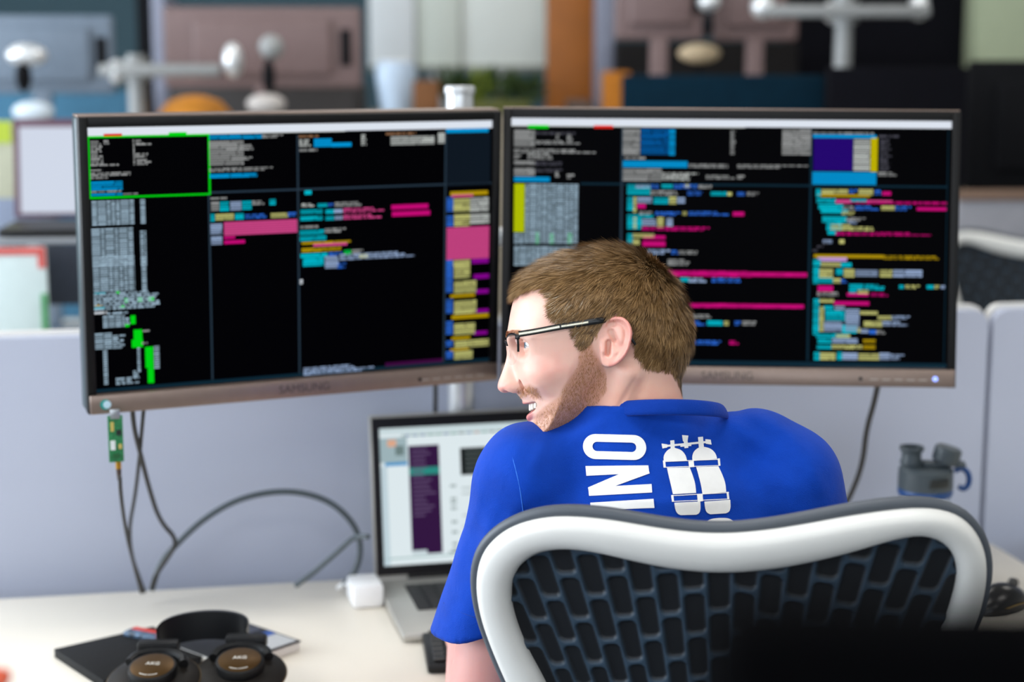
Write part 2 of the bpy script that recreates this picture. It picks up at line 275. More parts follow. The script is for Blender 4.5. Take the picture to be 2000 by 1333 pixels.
SCR_R = """sn -2756 1536 -2479 1581|sr -1857 1543 -1597 1583|dg -2948 1283 -2662 1517|tg -2376 1390 -2309 1474|tg -2224 1341 -2124 1455|tg -2644 1320 -2014 1370|tg -2946 1197 -1484 1254|tg -2945 1107 -2844 1181|tg -2760 1110 -2356 1201|dg -2944 1039 -2658 1090|tq -2663 1449 -2108 1491|tq -2658 1028 -2103 1085|tq -2657 937 -2101 984|dg -2943 883 -2657 997|tg -2378 870 -2311 951|tg -2218 845 -2117 919|sB -2942 808 -2453 872|sy -2938 117 -2794 778|dT -2785 -37 -2052 782|dT -2933 -42 -2781 106|sN -2638 -39 -2587 116|sN -2444 -37 -2385 110|sN -2199 -35 -2132 113|dT -2930 -346 -2019 -75|dg -1460 1181 -1225 1537|dD -1217 1188 -832 1548|dB -832 1182 -748 1541|tg 3 1197 78 1531|dg 704 1200 1095 1555|tg -1432 1119 -1147 1161|sB -1456 1016 -577 1105|tg -559 1015 101 1070|tg 101 1013 1085 1068|dg -1454 830 -926 1003|tG -926 840 -323 949|tg -323 862 104 920|tg 104 864 237 923|dC -1393 646 -1074 785|dL -1276 730 -1075 785|tb -1066 728 -924 787|dC -924 730 -773 788|tb -756 727 -421 791|sY -622 735 -539 791|tg -421 734 -187 785|tg -1073 633 -587 705|tb -571 636 -253 700|dC -253 639 -35 694|sY -27 640 31 687|tb 107 638 241 692|tg 241 640 458 694|dC -1390 426 -1306 611|dY -1306 393 -1264 612|dL -1256 526 -1055 609|dC -1030 519 -820 612|dY -820 516 -720 621|dL -712 530 -603 614|sP -1255 458 -1138 517|tg -1220 367 -1002 417|tb -1002 361 -617 415|dY -633 366 -575 422|tb -550 366 35 425|sP 52 365 112 420|sP 112 365 204 421|dC -1388 327 -1035 374|dC -1386 172 -1185 326|dY -1302 175 -1260 340|dL -1185 219 -984 316|dY -975 195 -891 343|dL -850 213 -766 328|tP -1184 154 -245 211|dC -1383 -26 -1308 112|dY -1308 59 -1015 114|sP -1165 40 -863 86|sP -1173 -60 -862 7|dY -1307 -42 -1215 38|tL -1095 -173 -793 -101|tb -777 -171 -676 -107|tg -676 -168 -290 -113|tg -825 -321 -473 -232|tP -851 -472 1092 -384|sP -851 -458 1071 -399|dC -651 -539 -536 -480|tL -536 -551 -221 -484|tb -221 -547 259 -480|tP -593 -895 1100 -828|sP -593 -887 1037 -836|tg -528 -1041 -214 -982|tb -506 -1140 -275 -1073|dC -275 -1138 -55 -1066|dY -45 -1136 17 -1068|tb 101 -1134 205 -1066|tg 205 -1132 425 -1064|tb -491 -1402 21 -1338|tP 32 -1397 178 -1336|tg 1118 1485 1940 1518|sB 1119 1438 1974 1481|sU 1132 992 1663 1434|dG 1672 990 1896 1428|sz 1904 983 1995 1446|tq 2007 1443 2281 1485|tq 2029 993 2203 1426|sB 1121 805 1985 977|tg 2009 923 2282 982|dC 1174 635 1241 748|dY 1249 675 1606 742|tb 1623 686 1739 744|dY 1748 662 1947 746|tb 1972 664 2072 739|sP 2072 665 2188 715|sO 1192 638 1906 671|dC 1184 549 1442 619|sk 1442 551 1642 601|dC 1642 570 1858 615|sk 1858 564 2207 597|tP 1642 541 2944 586|dC 1211 469 1544 541|tg 1544 455 1710 518|tb 1710 457 2059 521|dY 2059 460 2242 523|tb 2250 454 2524 526|sP 2540 462 2938 507|dC 1245 416 1611 470|tY 1529 393 1745 443|dC 1264 286 1597 374|tg 1580 311 1912 361|tL 1614 272 1780 319|dC 1324 182 1532 291|dY 1382 186 1648 267|tY 1649 178 2056 237|sC 1342 127 1450 169|tP 1451 116 2953 163|tL 1278 1 1494 56|sY 1502 3 1569 58|tq 1270 -15 1353 17|tq 1204 -58 1287 -24|tq 1138 -117 1221 -75|sO 1161 -190 2107 -148|tO 2107 -208 2937 -151|sl 1213 -238 1609 -186|dC 1152 -299 1256 -209|dY 1256 -312 1527 -249|dC 1527 -316 1673 -257|dC 1155 -550 1238 -320|dY 1238 -469 1425 -344|dC 1466 -425 1560 -342|dY 1571 -453 1716 -340|dL 1727 -442 2028 -348|dY 2059 -448 2226 -345|dL 2236 -445 2630 -342|dC 1239 -541 1427 -459|dY 1427 -539 1531 -468|tb 1531 -538 1625 -477|sP 1221 -654 1429 -574|dC 1648 -675 1741 -545|tC 1741 -625 2281 -546|dY 1763 -679 1908 -621|dC 2323 -604 2385 -552|tY 2406 -602 2655 -550|dC 2696 -602 2789 -548|tY 2800 -601 2883 -547|tL 2883 -600 2955 -550|tg 1212 -716 1597 -657|sP 1618 -712 1909 -668|tP 1940 -712 2200 -664|dC 1165 -1247 1248 -750|dY 1244 -800 1442 -752|sP 1443 -834 1922 -784|dY 1249 -1200 1311 -854|dC 1309 -896 1434 -846|dL 1455 -903 1590 -844|dC 1331 -1051 1602 -908|dL 1603 -1195 1791 -884|dY 1799 -961 2039 -913|dY 2040 -1032 2227 -973|tL 2227 -1023 2580 -970|dY 1854 -1128 2104 -1049|tL 2104 -1116 2519 -1045|dL 1313 -1198 1563 -1055|sC 1564 -1216 1762 -1105|dY 1762 -1206 1814 -1135|dL 1814 -1214 1918 -1155|sb 1929 -1223 2023 -1170|tg 2023 -1227 2189 -1173|dC 1211 -1286 1649 -1223|dY 1482 -1284 1670 -1232|dC 1233 -1359 1421 -1298|dL 1431 -1355 1775 -1284|dO 1848 -1351 2015 -1297|dC 1224 -1437 1423 -1382|dY 1423 -1433 1839 -1378|dO 1850 -1433 2016 -1381|dC 1185 -1591 1268 -1478|dY 1268 -1589 1477 -1486|dC 1498 -1587 1571 -1474|dL 1571 -1585 1779 -1483|dY 1790 -1582 2071 -1490|dL 2071 -1579 2216 -1477|tL 2227 -1577 2425 -1495"""
# ------------------------------------------------------------------ screen contents: lit text rows and windows as thin printed quads on the panel
SC = {'r': (230, 40, 30), 'n': (0, 215, 20), 'N': (0, 165, 60), 'g': (150, 152, 152), 'G': (190, 195, 192), 'q': (70, 70, 80), 'W': (225, 232, 240),
      'B': (0, 150, 215), 'D': (0, 95, 170), 'T': (160, 186, 204), 'C': (0, 186, 206), 'Y': (196, 196, 120), 'y': (190, 205, 0), 'z': (205, 190, 0), 'O': (176, 146, 10), 'P': (198, 10, 118),
      'k': (205, 70, 135), 'L': (150, 172, 208), 'b': (45, 105, 210), 'V': (130, 5, 140), 'v': (60, 10, 60), 'w': (150, 110, 80), 'U': (36, 4, 112), 'l': (190, 150, 215), 'd': (40, 56, 70), 'e': (14, 40, 54), 'x': (15, 24, 34)}
class Quads:
    def __init__(s): s.v = []; s.c = []
    def add(s, x0, z0, x1, z1, c, y):
        s.v += [(x0, y, z0), (x1, y, z0), (x1, y, z1), (x0, y, z1)]; s.c += [c]*4
    def mesh(s, name, m):
        n = len(s.v)//4; return arrays_mesh(name, np.array(s.v), np.arange(4*n).reshape(n, 4), m, np.array([lin(c) for c in s.c]), smooth=False)
def text_rows(q, rng, x0, z0, x1, z1, col, dense, y, pitch=.00305, ch=.00142):
    if dense and col == SC['T']:
        cols_ = []; x = x0
        while x < x1-.001: w_ = min(rng.choice((4, 5, 6, 8))*ch, x1-x); cols_.append((x, x+w_-ch*.7)); x += w_
        rows = max(1, int(round((z1-z0)/pitch))); p = (z1-z0)/rows
        for r in range(rows):
            for xa, xb in cols_: k = rng.uniform(.82, 1.06); q.add(xa, z1-r*p-p*.80, xb, z1-r*p-p*.16, tuple(v*k for v in col), y)
        return
    rows = max(1, int(round((z1-z0)/pitch))); p = (z1-z0)/rows
    for r in range(rows):
        zt = z1-r*p; x = x0
        end = x1 if (dense or rows == 1) else x0+(x1-x0)*rng.uniform(.55, 1)
        while x < end:
            n = rng.randint(3, 9) if not dense else rng.randint(8, 26)
            xe = min(end, x+n*ch)
            k = rng.uniform(.8, 1.08); cc = tuple(min(255, v*k) for v in col)
            if dense:      # tall glyph runs, letter gaps dim
                q.add(x, zt-p*.90, xe, zt-p*.16, cc, y)
            else:
                xx = x
                while xx < xe-1e-6:
                    w_ = min(rng.choice((2, 3, 4))*ch, xe-xx); q.add(xx, zt-p*.84, xx+w_-ch*.18, zt-p*.14, cc, y); xx += w_
            x = xe+ch*(.8 if dense else rng.choice((1, 1, 1.5)))
def fill_screen(name, src, hw, hh, dividers, parent, seed, bg=(2, 2, 4)):
    rng = random.Random(seed); q = Quads(); q.add(-hw, -hh, hw, hh, bg, -.0002)
    q.add(-hw, hh-.0105, hw, hh-.0005, (226, 233, 244), -.0006)
    for x0, z0, x1, z1, c in dividers: q.add(x0, z0, x1, z1, SC[c], -.0005)
    for it in src.split('|'):
        kc, *n = it.split(' '); x0, z0, x1, z1 = [int(v)/1e4 for v in n]; col = SC[kc[1]]
        x0 = max(x0, -hw+.001); x1 = min(x1, hw-.001)
        if kc[0] == 's' and z1-z0 > .0055 and kc[1] in 'kBzy':
            nr = max(2, round((z1-z0)/.00305)); pz = (z1-z0)/nr; q.add(x0, z0, x1, z1, tuple(v*.72 for v in col), -.0007)
            for r in range(nr): q.add(x0, z0+r*pz+pz*.1, x1, z0+r*pz+pz*.82, col, -.0008)
        elif kc[0] == 's': q.add(x0, z0, x1, z1, col, -.0008)
        else: text_rows(q, rng, x0, z0, x1, z1, col, kc[0] == 'd', -.0009)
    return link(name, q.mesh(name, attr_mat('lit_screen', emit=.95, rough=.4, spec=.012)), None, parent)
# ------------------------------------------------------------------ monitors
m_black = mat('black_plastic', (11, 11, 13), .42, var=.05, spec=.35)
m_bezel = mat('bezel_black', (8, 8, 9), .5, var=.05, spec=.25)
m_side = mat('monitor_side_grey', (60, 76, 82), .35, .3, var=.05)
m_bronze = mat('bronze_bezel', (140, 122, 112), .36, .55, var=.04, scale=60)
m_bronze2 = mat('button_mark', (176, 166, 158), .4, .3, var=0)
m_panel = mat('panel_glass', (6, 7, 9), .12, var=0, spec=.5)
m_logo = mat('bezel_lettering', (88, 76, 70), .4, .4, var=0)
def monitor(pos, yaw, tb, ro, hw, hh, src, dividers, label, seed, led, sticker=False):
    rot = (Matrix.Rotation(yaw, 4, 'Z') @ Matrix.Rotation(-tb, 4, 'X') @ Matrix.Rotation(-ro, 4, 'Y')).to_euler('XYZ')
    e = empty('computer_monitor', pos, label=label, cat='monitor', group='pair of wide monitors', rot=rot)
    bw, bt, bb = .0115, .0125, .0265       # bezel widths: sides, top, bottom
    X, T, B = hw+bw, hh+bt, -hh-bb
    # housing: shallow tub behind the front frame
    hb = MB().box(0, .0235, (T+B)/2, 2*X, .031, T-B, .004).box(0, .052, (T+B)/2, 2*X*.8, .03, (T-B)*.8, .012)
    hb.build('housing', m_side if sticker else m_bezel, e)
    f = MB()
    f.box(-(hw+X)/2, .001, (T+B)/2, bw, .016, T-B, .0015).box((hw+X)/2, .001, (T+B)/2, bw, .016, T-B, .0015).box(0, .001, (T+hh)/2, 2*hw, .016, bt, .0015)
    f.build('bezel', m_bezel, e)
    cb = MB().box(0, -.003, (B-hh)/2-.0005, 2*X-.004, .018, bb-.002, .002)
    lower = cb.build('lower_bezel', m_bronze, e)
    MB().box(0, .0155, T+.001, 2*X, .030, .003, .001).build('top_strip', m_bronze, e)
    scr = MB().box(0, .004, 0, 2*hw+.001, .006, 2*hh+.001).build('screen', m_panel, e, smooth=False)
    fill_screen('displayed_windows', src, hw, hh, dividers, scr, seed)
    lo = link('lettering', text_mesh('SAMSUNG', .0155), m_logo, lower); lo.rotation_euler = (R(90), 0, 0); lo.location = (0, -.0121, -hh-bb/2-.0005)
    MB().cyl((hw-.118*2*hw/.597, -.0115, -hh-bb/2-.002), (hw-.118*2*hw/.597, -.0128, -hh-bb/2-.002), .0026, n=12).build('sensor', m_black, lower)
    for k in range(6):
        bx = hw-.100+.0165*k
        MB().box(bx, -.0122, -hh-bb/2-.003, .011, .0012, .0014, .0003).build('button', m_bronze2, lower, smooth=False)
    if led: MB().cyl((hw-.0175, -.0118, -hh-bb/2-.001), (hw-.0175, -.0132, -hh-bb/2-.001), .0034, n=16).build('power_light', mat('power_light_blue', (120, 150, 255), .4, var=0, emit=(150, 170, 255), estr=1.4), lower)
    if sticker:
        MB().cyl((-hw+.009, -.0118, -hh-bb/2), (-hw+.009, -.0134, -hh-bb/2), .0065, n=20).build('badge', mat('teal_badge', (30, 150, 140), .4, var=0), lower)
        MB().cyl((-hw+.011, -.0133, -hh-bb/2), (-hw+.011, -.0142, -hh-bb/2), .0050, n=20).build('badge_centre', mat('pale_badge', (190, 220, 235), .4, var=0), lower)
    return e
Lh, Hh = .272, .168
fr = .0022
LD = [(-.272, .1565, .062, .1586, 'G'), (-.1225, -.163, -.1203, .080, 'd'), (-.0042, -.165, -.0020, .153, 'd'), (.2030, -.163, .2054, .152, 'd'), (-.1205, .0812, .272, .0836, 'd'), (.205, .080, .270, .151, 'x'),
      (-.272, -.168, .272, -.1635, 'e'), (-.2712, .1570-fr, -.1195, .1570+fr*.4, 'n'), (-.2712, .0795, -.1195, .0795+fr, 'n'), (-.2718, .0795, -.2718+fr, .157, 'n'), (-.1205-fr*.3, .0795, -.1205+fr*.8, .157, 'n')]
RD = [(-.2985, .1563, .02, .1586, 'G'), (-.1483, -.163, -.1455, .156, 'd'), (.1085, -.160, .1115, .156, 'e'), (.2940, -.160, .2952, .156, 'e'), (-.203, .0772, .294, .0800, 'e'), (-.2985, -.168, .2985, -.1615, 'e')]
mon_l = monitor((-.2779, 2.2111, 1.2667), .424, -.0441, .0014, Lh, Hh, SCR_L, LD, 'left wide monitor with a green framed terminal window, angled inwards', 3, False, True)
mon_r = monitor((.2959, 2.2988, 1.2692), -.0378, .1294, -.0062, .2985, Hh, SCR_R, RD, 'right wide monitor full of coloured code, behind the man\'s head', 5, True)
# ------------------------------------------------------------------ monitor pole with two arms
m_pole = mat('pole_silver', (214, 216, 218), .3, .5, var=.02)
pb = dk(-.878, .026); PX, PY = pb.x, pb.y
st = empty('monitor_stand', (PX, PY, .73), label='white pole with two arms carrying the pair of monitors', cat='monitor stand')
ptop = pt(898, 166, 2.60).z-.73
MB().cyl((0, 0, .012), (0, 0, ptop-.012), .0205, n=28).build('pole', m_pole, st)
MB().lathe([(.0225, ptop-.012), (.0232, ptop-.008), (.0232, ptop-.003), (.021, ptop)]).build('pole_cap', m_pole, st)
MB().box(0, -.012, .006, .07, .075, .012, .003).build("clamp_base", m_pole, st)
for mo in (mon_l, mon_r):
    bpy.context.view_layer.update()
    a = mo.matrix_world @ Vector((0, .066, 0)) - st.location; b_ = mo.matrix_world @ Vector((0, .125, 0)) - st.location
    z = b_.z
    arm = MB().tube([(0, 0, z), (b_.x*.5, b_.y*.5-.0, z), b_], .014, 12).build('arm', m_pole, st)
    MB().cyl((0, 0, z-.03), (0, 0, z+.03), .030, n=24).build('collar', m_pole, arm)
    MB().cyl(b_, a, .016, n=16).build('swivel_joint', m_black, arm)
    q = MB().box(0, 0, 0, .11, .008, .11, .002).build('mounting_plate', m_black, arm)
    q.matrix_local = Matrix.Translation(a) @ mo.rotation_euler.to_matrix().to_4x4()
# ------------------------------------------------------------------ laptop
m_lap = mat('laptop_aluminium', (178, 176, 170), .42, .55, var=.02)
m_key = mat('black_key', (20, 20, 22), .45, var=.05)
lo_ = Vector((-.2056, 2.443, .73)); lyaw = .2309
lap = empty('laptop', lo_, lyaw, 'silver laptop with a chat window open, half hidden by the man', 'laptop')
base = MB().box(.18, -.126, .0085, .359, .247, .013, .004).build('base', m_lap, lap)
MB().box(.18, -.098, .01515, .285, .118, .0006).build('keyboard_well', m_black, base, smooth=False)
MB().box(.18, -.203, .01515, .105, .066, .0005, .0002).build('trackpad', mat('trackpad_grey', (160, 158, 153), .35, .4, var=.01), base, smooth=False)
kmesh = MB().box(0, 0, 0, .0155, .0150, .0018, .0006, seg=1).mesh('key', True)
for r_ in range(6):
    for c_ in range(14):
        k = link('key', kmesh, m_key, base, loc=(.180-.1335+c_*.0205, -.049-r_*.0195, .0162))
for sx in (.02, .34):
    for sy in (-.02, -.235): MB().cyl((sx, sy, 0), (sx, sy, .003), .006, n=12).build('rubber_foot', m_black, base)
lidrot = Matrix.Translation((0, 0, .0145)) @ Matrix.Rotation(-R(9.3), 4, 'X')
lid = MB().box(.18, .003, .124, .361, .006, .246, .0028).build('lid', m_lap, lap); lid.matrix_local = lidrot
MB().box(.18, -.0003, .124, .354, .0008, .238, .0003).build('screen_border', m_black, lid, smooth=False)
MB().cyl((.05, 0, .001), (.31, 0, .001), .006, n=12).build('hinge', m_black, lid)
q = Quads(); rng = random.Random(11); y = -.0012
x0, x1, z0, z1 = .0145, .3455, .0195, .2265
def lq(a, b, c, d, col, k=0): q.add(x0+a*(x1-x0), z1-d*(z1-z0), x0+c*(x1-x0), z1-b*(z1-z0), col, y-.00012*k)
lq(0, 0, 1, 1, (226, 238, 242)); lq(0, 0, 1, .045, (205, 222, 226), 1); lq(.10, .055, 1, .063, (70, 120, 110), 1)
for k in range(24): lq(.12+k*.036, .053, .135+k*.036, .066, rng.choice([(30, 60, 60), (60, 140, 120), (170, 90, 60), (40, 90, 150)]), 2)
lq(0, .07, .125, .25, (160, 182, 188), 1); lq(.02, .25, .125, .275, (70, 150, 205), 1); lq(0, .275, .03, 1, (195, 214, 222), 1)
lq(.035, .085, .075, .135, (224, 170, 140), 2); lq(.07, .13, .11, .2, (110, 130, 130), 2)
lq(.13, .135, .272, .93, (52, 24, 66), 1); lq(.13, .295, .272, .350, (44, 140, 130), 2)
for k in range(16): lq(.145, .16+k*.032, .145+rng.uniform(.05, .11), .172+k*.032, (100, 80, 115), 3)
lq(.13, .90, .20, .935, (200, 215, 220), 2)
lq(.37, .17, .62, .37, (12, 16, 18), 1)
for k in range(5): lq(.39, .195+k*.034, .39+rng.uniform(.08, .18), .208+k*.034, (90, 100, 100), 2)
for v in (.435, .53, .56, .60, .70, .775, .86, .90): lq(.318, v, .345, v+.018, (150, 165, 165), 1)
for v in (.46, .50, .66, .74, .82): lq(.37, v, .37+rng.uniform(.2, .5), v+.012, (180, 192, 194), 1)
lq(0, .945, 1, .952, (120, 165, 160), 1); lq(.3, .925, .9, .935, (100, 125, 120), 1)
link('displayed_windows', q.mesh('displayed_windows', attr_mat('lit_screen')), None, lid)
# ------------------------------------------------------------------ external keyboard and mouse
kb = empty('keyboard', on_z(824, 1256, .73), YAW-R(4), 'flat black keyboard on the desk by the man\'s left arm', 'keyboard')
kbase = MB().box(.215, -.062, .008, .43, .125, .014, .004).build('base', m_black, kb)
km2 = MB().box(0, 0, 0, .0162, .0162, .005, .0015, seg=1).mesh('key', True)
for r_ in range(6):
    for c_ in range(22): link('key', km2, m_key, kbase, loc=(.0165+c_*.019, -.0135-r_*.0192, .0172))
for sx in (.03, .40):
    for sy in (-.02, -.10): MB().cyl((sx, sy, 0), (sx, sy, .002), .006, n=10).build('rubber_foot', m_black, kbase)
mp = on_z(1952, 1192, .73)
ms = empty('computer_mouse', mp, R(-55), 'black computer mouse at the right end of the desk', 'mouse')
mb = MB().sph((0, 0, 0), 1, 24)
for v in mb.bm.verts:
    x, y_, z = v.co; v.co = Vector((x*.029*(1-.12*y_), y_*.056, max(z, -.05)*.036*(1-.25*y_*y_)+.003))
mb.build('shell', mat('mouse_black', (18, 17, 17), .25, var=.04), ms)
MB().tube([(-.0285, -.02, .011), (-.029, .005, .013), (-.025, .03, .011)], .0013, 6).tube([(.0285, -.02, .011), (.029, .005, .013), (.025, .03, .011)], .0013, 6).build('side_trim', mat('gold_trim', (170, 140, 80), .3, .8, var=0), ms)
MB().cyl((-.004, .028, .034), (.004, .028, .034), .008, n=14).build('scroll_wheel', mat('wheel_grey', (70, 70, 70), .6, var=.05), ms)
# ------------------------------------------------------------------ white charger block, cables, dongle
m_white = mat('white_plastic', (240, 241, 243), .35, var=.015)
cp = on_z(709, 1192, .73)
ch = empty('power_adapter', cp+Vector((0, .035, 0)), YAW+R(4), 'small white power adapter block beside the laptop', 'adapter')
MB().box(0, 0, .0175, .046, .062, .035, .006).build('body', m_white, ch)
MB().tube([(-.018, .03, .02), (-.026, .045, .016), (-.03, .06, .006)], .0035, 8, smooth=2).build('plug_lead', m_white, ch)
m_cab = mat('cable_black', (38, 38, 38), .5, var=.05); m_cabg = mat('cable_grey', (66, 76, 82), .5, var=.05); m_cabbr = mat('cable_dark', (34, 32, 28), .5, var=.05)
def cable(name, px, r, m, label, smooth=3):
    tag(MB().tube([pt(*p) for p in px], r, 8, smooth=smooth).build(name, m), label, 'cable')
TB = 2.49
cable('cable', [(258, 795, 2.16), (262, 840, 2.19), (275, 890, 2.25), (290, 950, 2.31), (312, 1020, 2.38), (349, 1056, 2.43), (325, 1095, 2.45), (303, 1125, 2.45), (296, 1152, 2.47)], .0032, m_cabbr, 'thick black cable from the left monitor, bending right above the desk')
cable('cable', [(281, 795, 2.17), (277, 840, 2.2), (272, 900, 2.26), (264, 970, 2.34), (252, 1030, 2.4), (256, 1085, 2.44), (272, 1130, 2.45), (282, 1158, 2.46)], .0026, m_cabbr, 'thin black cable crossing behind another below the left monitor')
cable('cable', [(296, 1154, 2.47), (312, 1100, 2.47), (352, 1056, 2.47), (400, 1012, 2.475), (470, 972, 2.48), (560, 957, 2.485), (640, 975, 2.49), (690, 1020, 2.495), (706, 1065, 2.50), (698, 1112, 2.50), (672, 1143, 2.51)], .0046, m_cabg, 'thick grey cable arching against the partition left of the laptop')
cable('cable', [(578, 1144, 2.50), (612, 1120, 2.48), (660, 1078, 2.45), (688, 1052, 2.43), (703, 1048, 2.41), (719, 1049, 2.40)], .0040, m_cabg, 'grey cable slanting up to the edge of the laptop')
cable('cable', [(850, 735, 2.44), (851, 770, 2.52), (850, 810, 2.59), (850, 900, 2.62), (850, 1140, 2.66)], .0035, m_cabbr, 'black cable hanging straight behind the laptop')
cable('cable', [(1716, 745, 2.36), (1708, 785, 2.40), (1692, 840, 2.45), (1686, 900, 2.5), (1670, 950, 2.52), (1640, 1010, 2.55), (1600, 1085, 2.60)], .0040, m_cabbr, 'black cable hanging below the right monitor beside the bottle')
do = pt(224, 806, 2.13)
dg = empty('circuit_dongle', do, R(20), 'bare green circuit board dongle hanging under the left monitor', 'dongle')
MB().box(0, 0, -.034, .0185, .0016, .060, .0003).build('circuit_board', mat('board_green', (40, 122, 74), .4, var=.35, scale=220), dg, smooth=False)
MB().box(0, 0, -.002, .012, .0045, .012, .0005).build('usb_plug', m_alu, dg)
for x, z, sx, sz, c in ((-.004, -.018, .004, .012, (190, 170, 90)), (.004, -.026, .006, .007, (30, 36, 34)), (-.004, -.042, .006, .012, (220, 226, 226)), (.005, -.044, .004, .006, (200, 180, 100)), (.0, -.056, .009, .006, (30, 90, 50))):
    MB().box(x, -.0016, z, sx, .0016, sz).build('chip', mat('chip_%d_%d_%d' % c, c, .4, var=.05), dg, smooth=False)
MB().cyl((.002, 0, -.064), (.002, 0, -.073), .0036, n=12).build('gold_connector', mat('gold', (214, 160, 60), .3, .9, var=0), dg)
MB().cyl((.002, 0, -.073), (.0025, 0, -.088), .0034, .0026, n=12).build('cable_boot', mat('boot_brown', (70, 56, 50), .5, var=0), dg)
cable('cable', [(234, 931, 2.13), (236, 970, 2.17), (246, 1040, 2.27), (262, 1105, 2.36), (276, 1158, 2.43)], .0025, m_cab, 'thin dark cable hanging from the green circuit dongle')
# ------------------------------------------------------------------ water bottle
bt_ = pt(1805, 1000, 2.43); bt_.z = .73
bo = empty('water_bottle', bt_, R(-6), 'clear water bottle with grey flip lid and blue ring behind the chair', 'bottle')
m_clear = mat('clear_plastic', (240, 245, 248), .06, var=0, trans=.96, spec=.5)
m_lid = mat('lid_grey', (62, 72, 78), .45, var=.04); m_blue = mat('ring_blue', (4, 62, 122), .4, var=.03)
MB().lathe([(.030, .001), (.037, .003), (.040, .02), (.041, .10), (.040, .135), (.0365, .158), (.036, .172), (.0345, .172), (.035, .158), (.0385, .134), (.0395, .10), (.0385, .021), (.035, .006)], 32).build('body', m_clear, bo)
MB().lathe([(.0375, .170), (.039, .173), (.039, .178), (.0375, .181)], 32).build('seal_ring', m_blue, bo)
MB().lathe([(.0385, .180), (.0390, .184), (.0385, .207), (.034, .212), (.020, .213)], 32).build('lid', m_lid, bo)
MB().lathe([(.0145, .211), (.0150, .213), (.0160, .218), (.0140, .223), (.0140, .232), (.0175, .235), (.0175, .240), (.014, .240), (.013, .225)], 24, Matrix.Translation((-.021, 0, 0))).build('spout', m_lid, bo)
MB().box(.024, 0, .216, .062, .022, .006, .0025).build('hinge_arm', m_lid, bo)
MB().lathe([(.0185, 0), (.0195, .003), (.0195, .019), (.017, .022)], 24, Matrix.Translation((.026, 0, .219)) @ Matrix.Rotation(R(14), 4, 'Y')).build('cap', m_lid, bo)
MB().tube([(.040, 0, .205), (.050, 0, .211), (.060, 0, .203), (.062, 0, .188), (.055, 0, .178), (.047, 0, .183)], .0042, 8, smooth=2).build('carry_loop', m_blue, bo)
lg = MB().box(0, 0, 0, .030, .004, .013, .0015).build('lid_recess', mat('lid_recess_dark', (34, 38, 38), .4, var=.2, scale=300), bo); lg.rotation_euler = (0, 0, R(22)); lg.location = (.0142, -.0352, .1945)
# ------------------------------------------------------------------ notebook, book, pen pack, headphones
nb = empty('notebook', on_z(106, 1285, .73), 0, 'closed black notebook lying on the desk under the headphones', 'notebook')
a0 = Vector((0, 0, 0)); b0 = on_z(300, 1240, .73)-nb.location; c0 = on_z(470, 1275, .73)-nb.location
ang = math.atan2(b0.y, b0.x); nb.rotation_euler = (0, 0, ang); nl = b0.length
MB().box(nl/2, -.075, .0055, nl-.002, .146, .0095, .001).build('pages', mat('dark_page_edge', (30, 32, 38), .7, var=.1, scale=300), nb)
MB().box(nl/2, -.075, .0112, nl, .15, .002, .0009).box(nl/2, -.075, .001, nl, .15, .002, .0009).box(.0012, -.075, .006, .0024, .15, .012, .001).build('cover', mat('notebook_black', (13, 14, 15), .7, var=.05, bump=.2, spec=.2), nb)
bk = empty('book', on_z(372, 1247, .73), 0, 'thin book with white page edges and a dark picture cover', 'book')
b1 = on_z(438, 1231, .73)-bk.location; c1 = on_z(568, 1276, .73)-bk.location; ang = math.atan2(c1.y-b1.y, c1.x-b1.x); wv = (c1-b1).length; bk.location = bk.location+b1+Vector((.012, .006, 0)); bk.rotation_euler = (0, 0, ang)
MB().box(wv/2, -.06, .007, wv, .12, .0125, .001).build('pages', mat('white_page_edge', (214, 210, 205), .8, var=.06, scale=400), bk)
cv = MB().box(wv/2, -.06, .0142, wv+.002, .122, .0018, .0006).build('cover', mat('book_cover_black', (12, 13, 16), .4, var=.1, spec=.3), bk)
MB().box(wv*.83, -.058, .0153, wv*.30, .11, .0006).build('cover_grey_band', mat('cover_grey', (176, 178, 180), .4, var=.4, scale=900), cv, smooth=False)
MB().box(wv*.62, -.025, .0154, wv*.11, .045, .0006).build('cover_blue_patch', mat('cover_blue', (30, 76, 150), .4, var=.1), cv, smooth=False)
MB().box(wv*.38, -.03, .0154, wv*.22, .05, .0006).build('cover_photo', mat('cover_photo', (52, 56, 70), .4, var=.8, scale=150), cv, smooth=False)
pp = on_z(288, 1246, .742)
pk = empty('pen_pack', pp, R(-27), 'small red and blue-grey pack lying on the black notebook', 'pack')
MB().box(0, 0, .0035, .066, .022, .007, .002).build('body', mat('pack_blue', (70, 92, 116), .4, var=.9, scale=160), pk)
MB().box(.002, .0065, .0074, .062, .009, .001, .0003).build('red_stripe', mat('pack_red', (196, 50, 36), .45, var=.1), pk)
MB().box(.024, -.005, .0074, .006, .009, .001, .0003).build('pink_mark', mat('pack_pink', (190, 60, 120), .45, var=.1), pk)
m_hp = mat('headphone_black', (12, 13, 15), .45, var=.06, spec=.3); m_hpb = mat('headphone_bronze', (92, 66, 32), .32, .7, var=.06); m_gold = mat('cup_edge_gold', (120, 98, 66), .35, .7, var=0)
m_letw = mat('white_lettering', (226, 222, 212), .5, var=0)
hp = empty('headphones', on_z(395, 1330, .73), 0, 'black headphones with bronze ear cups lying on the desk', 'headphones')
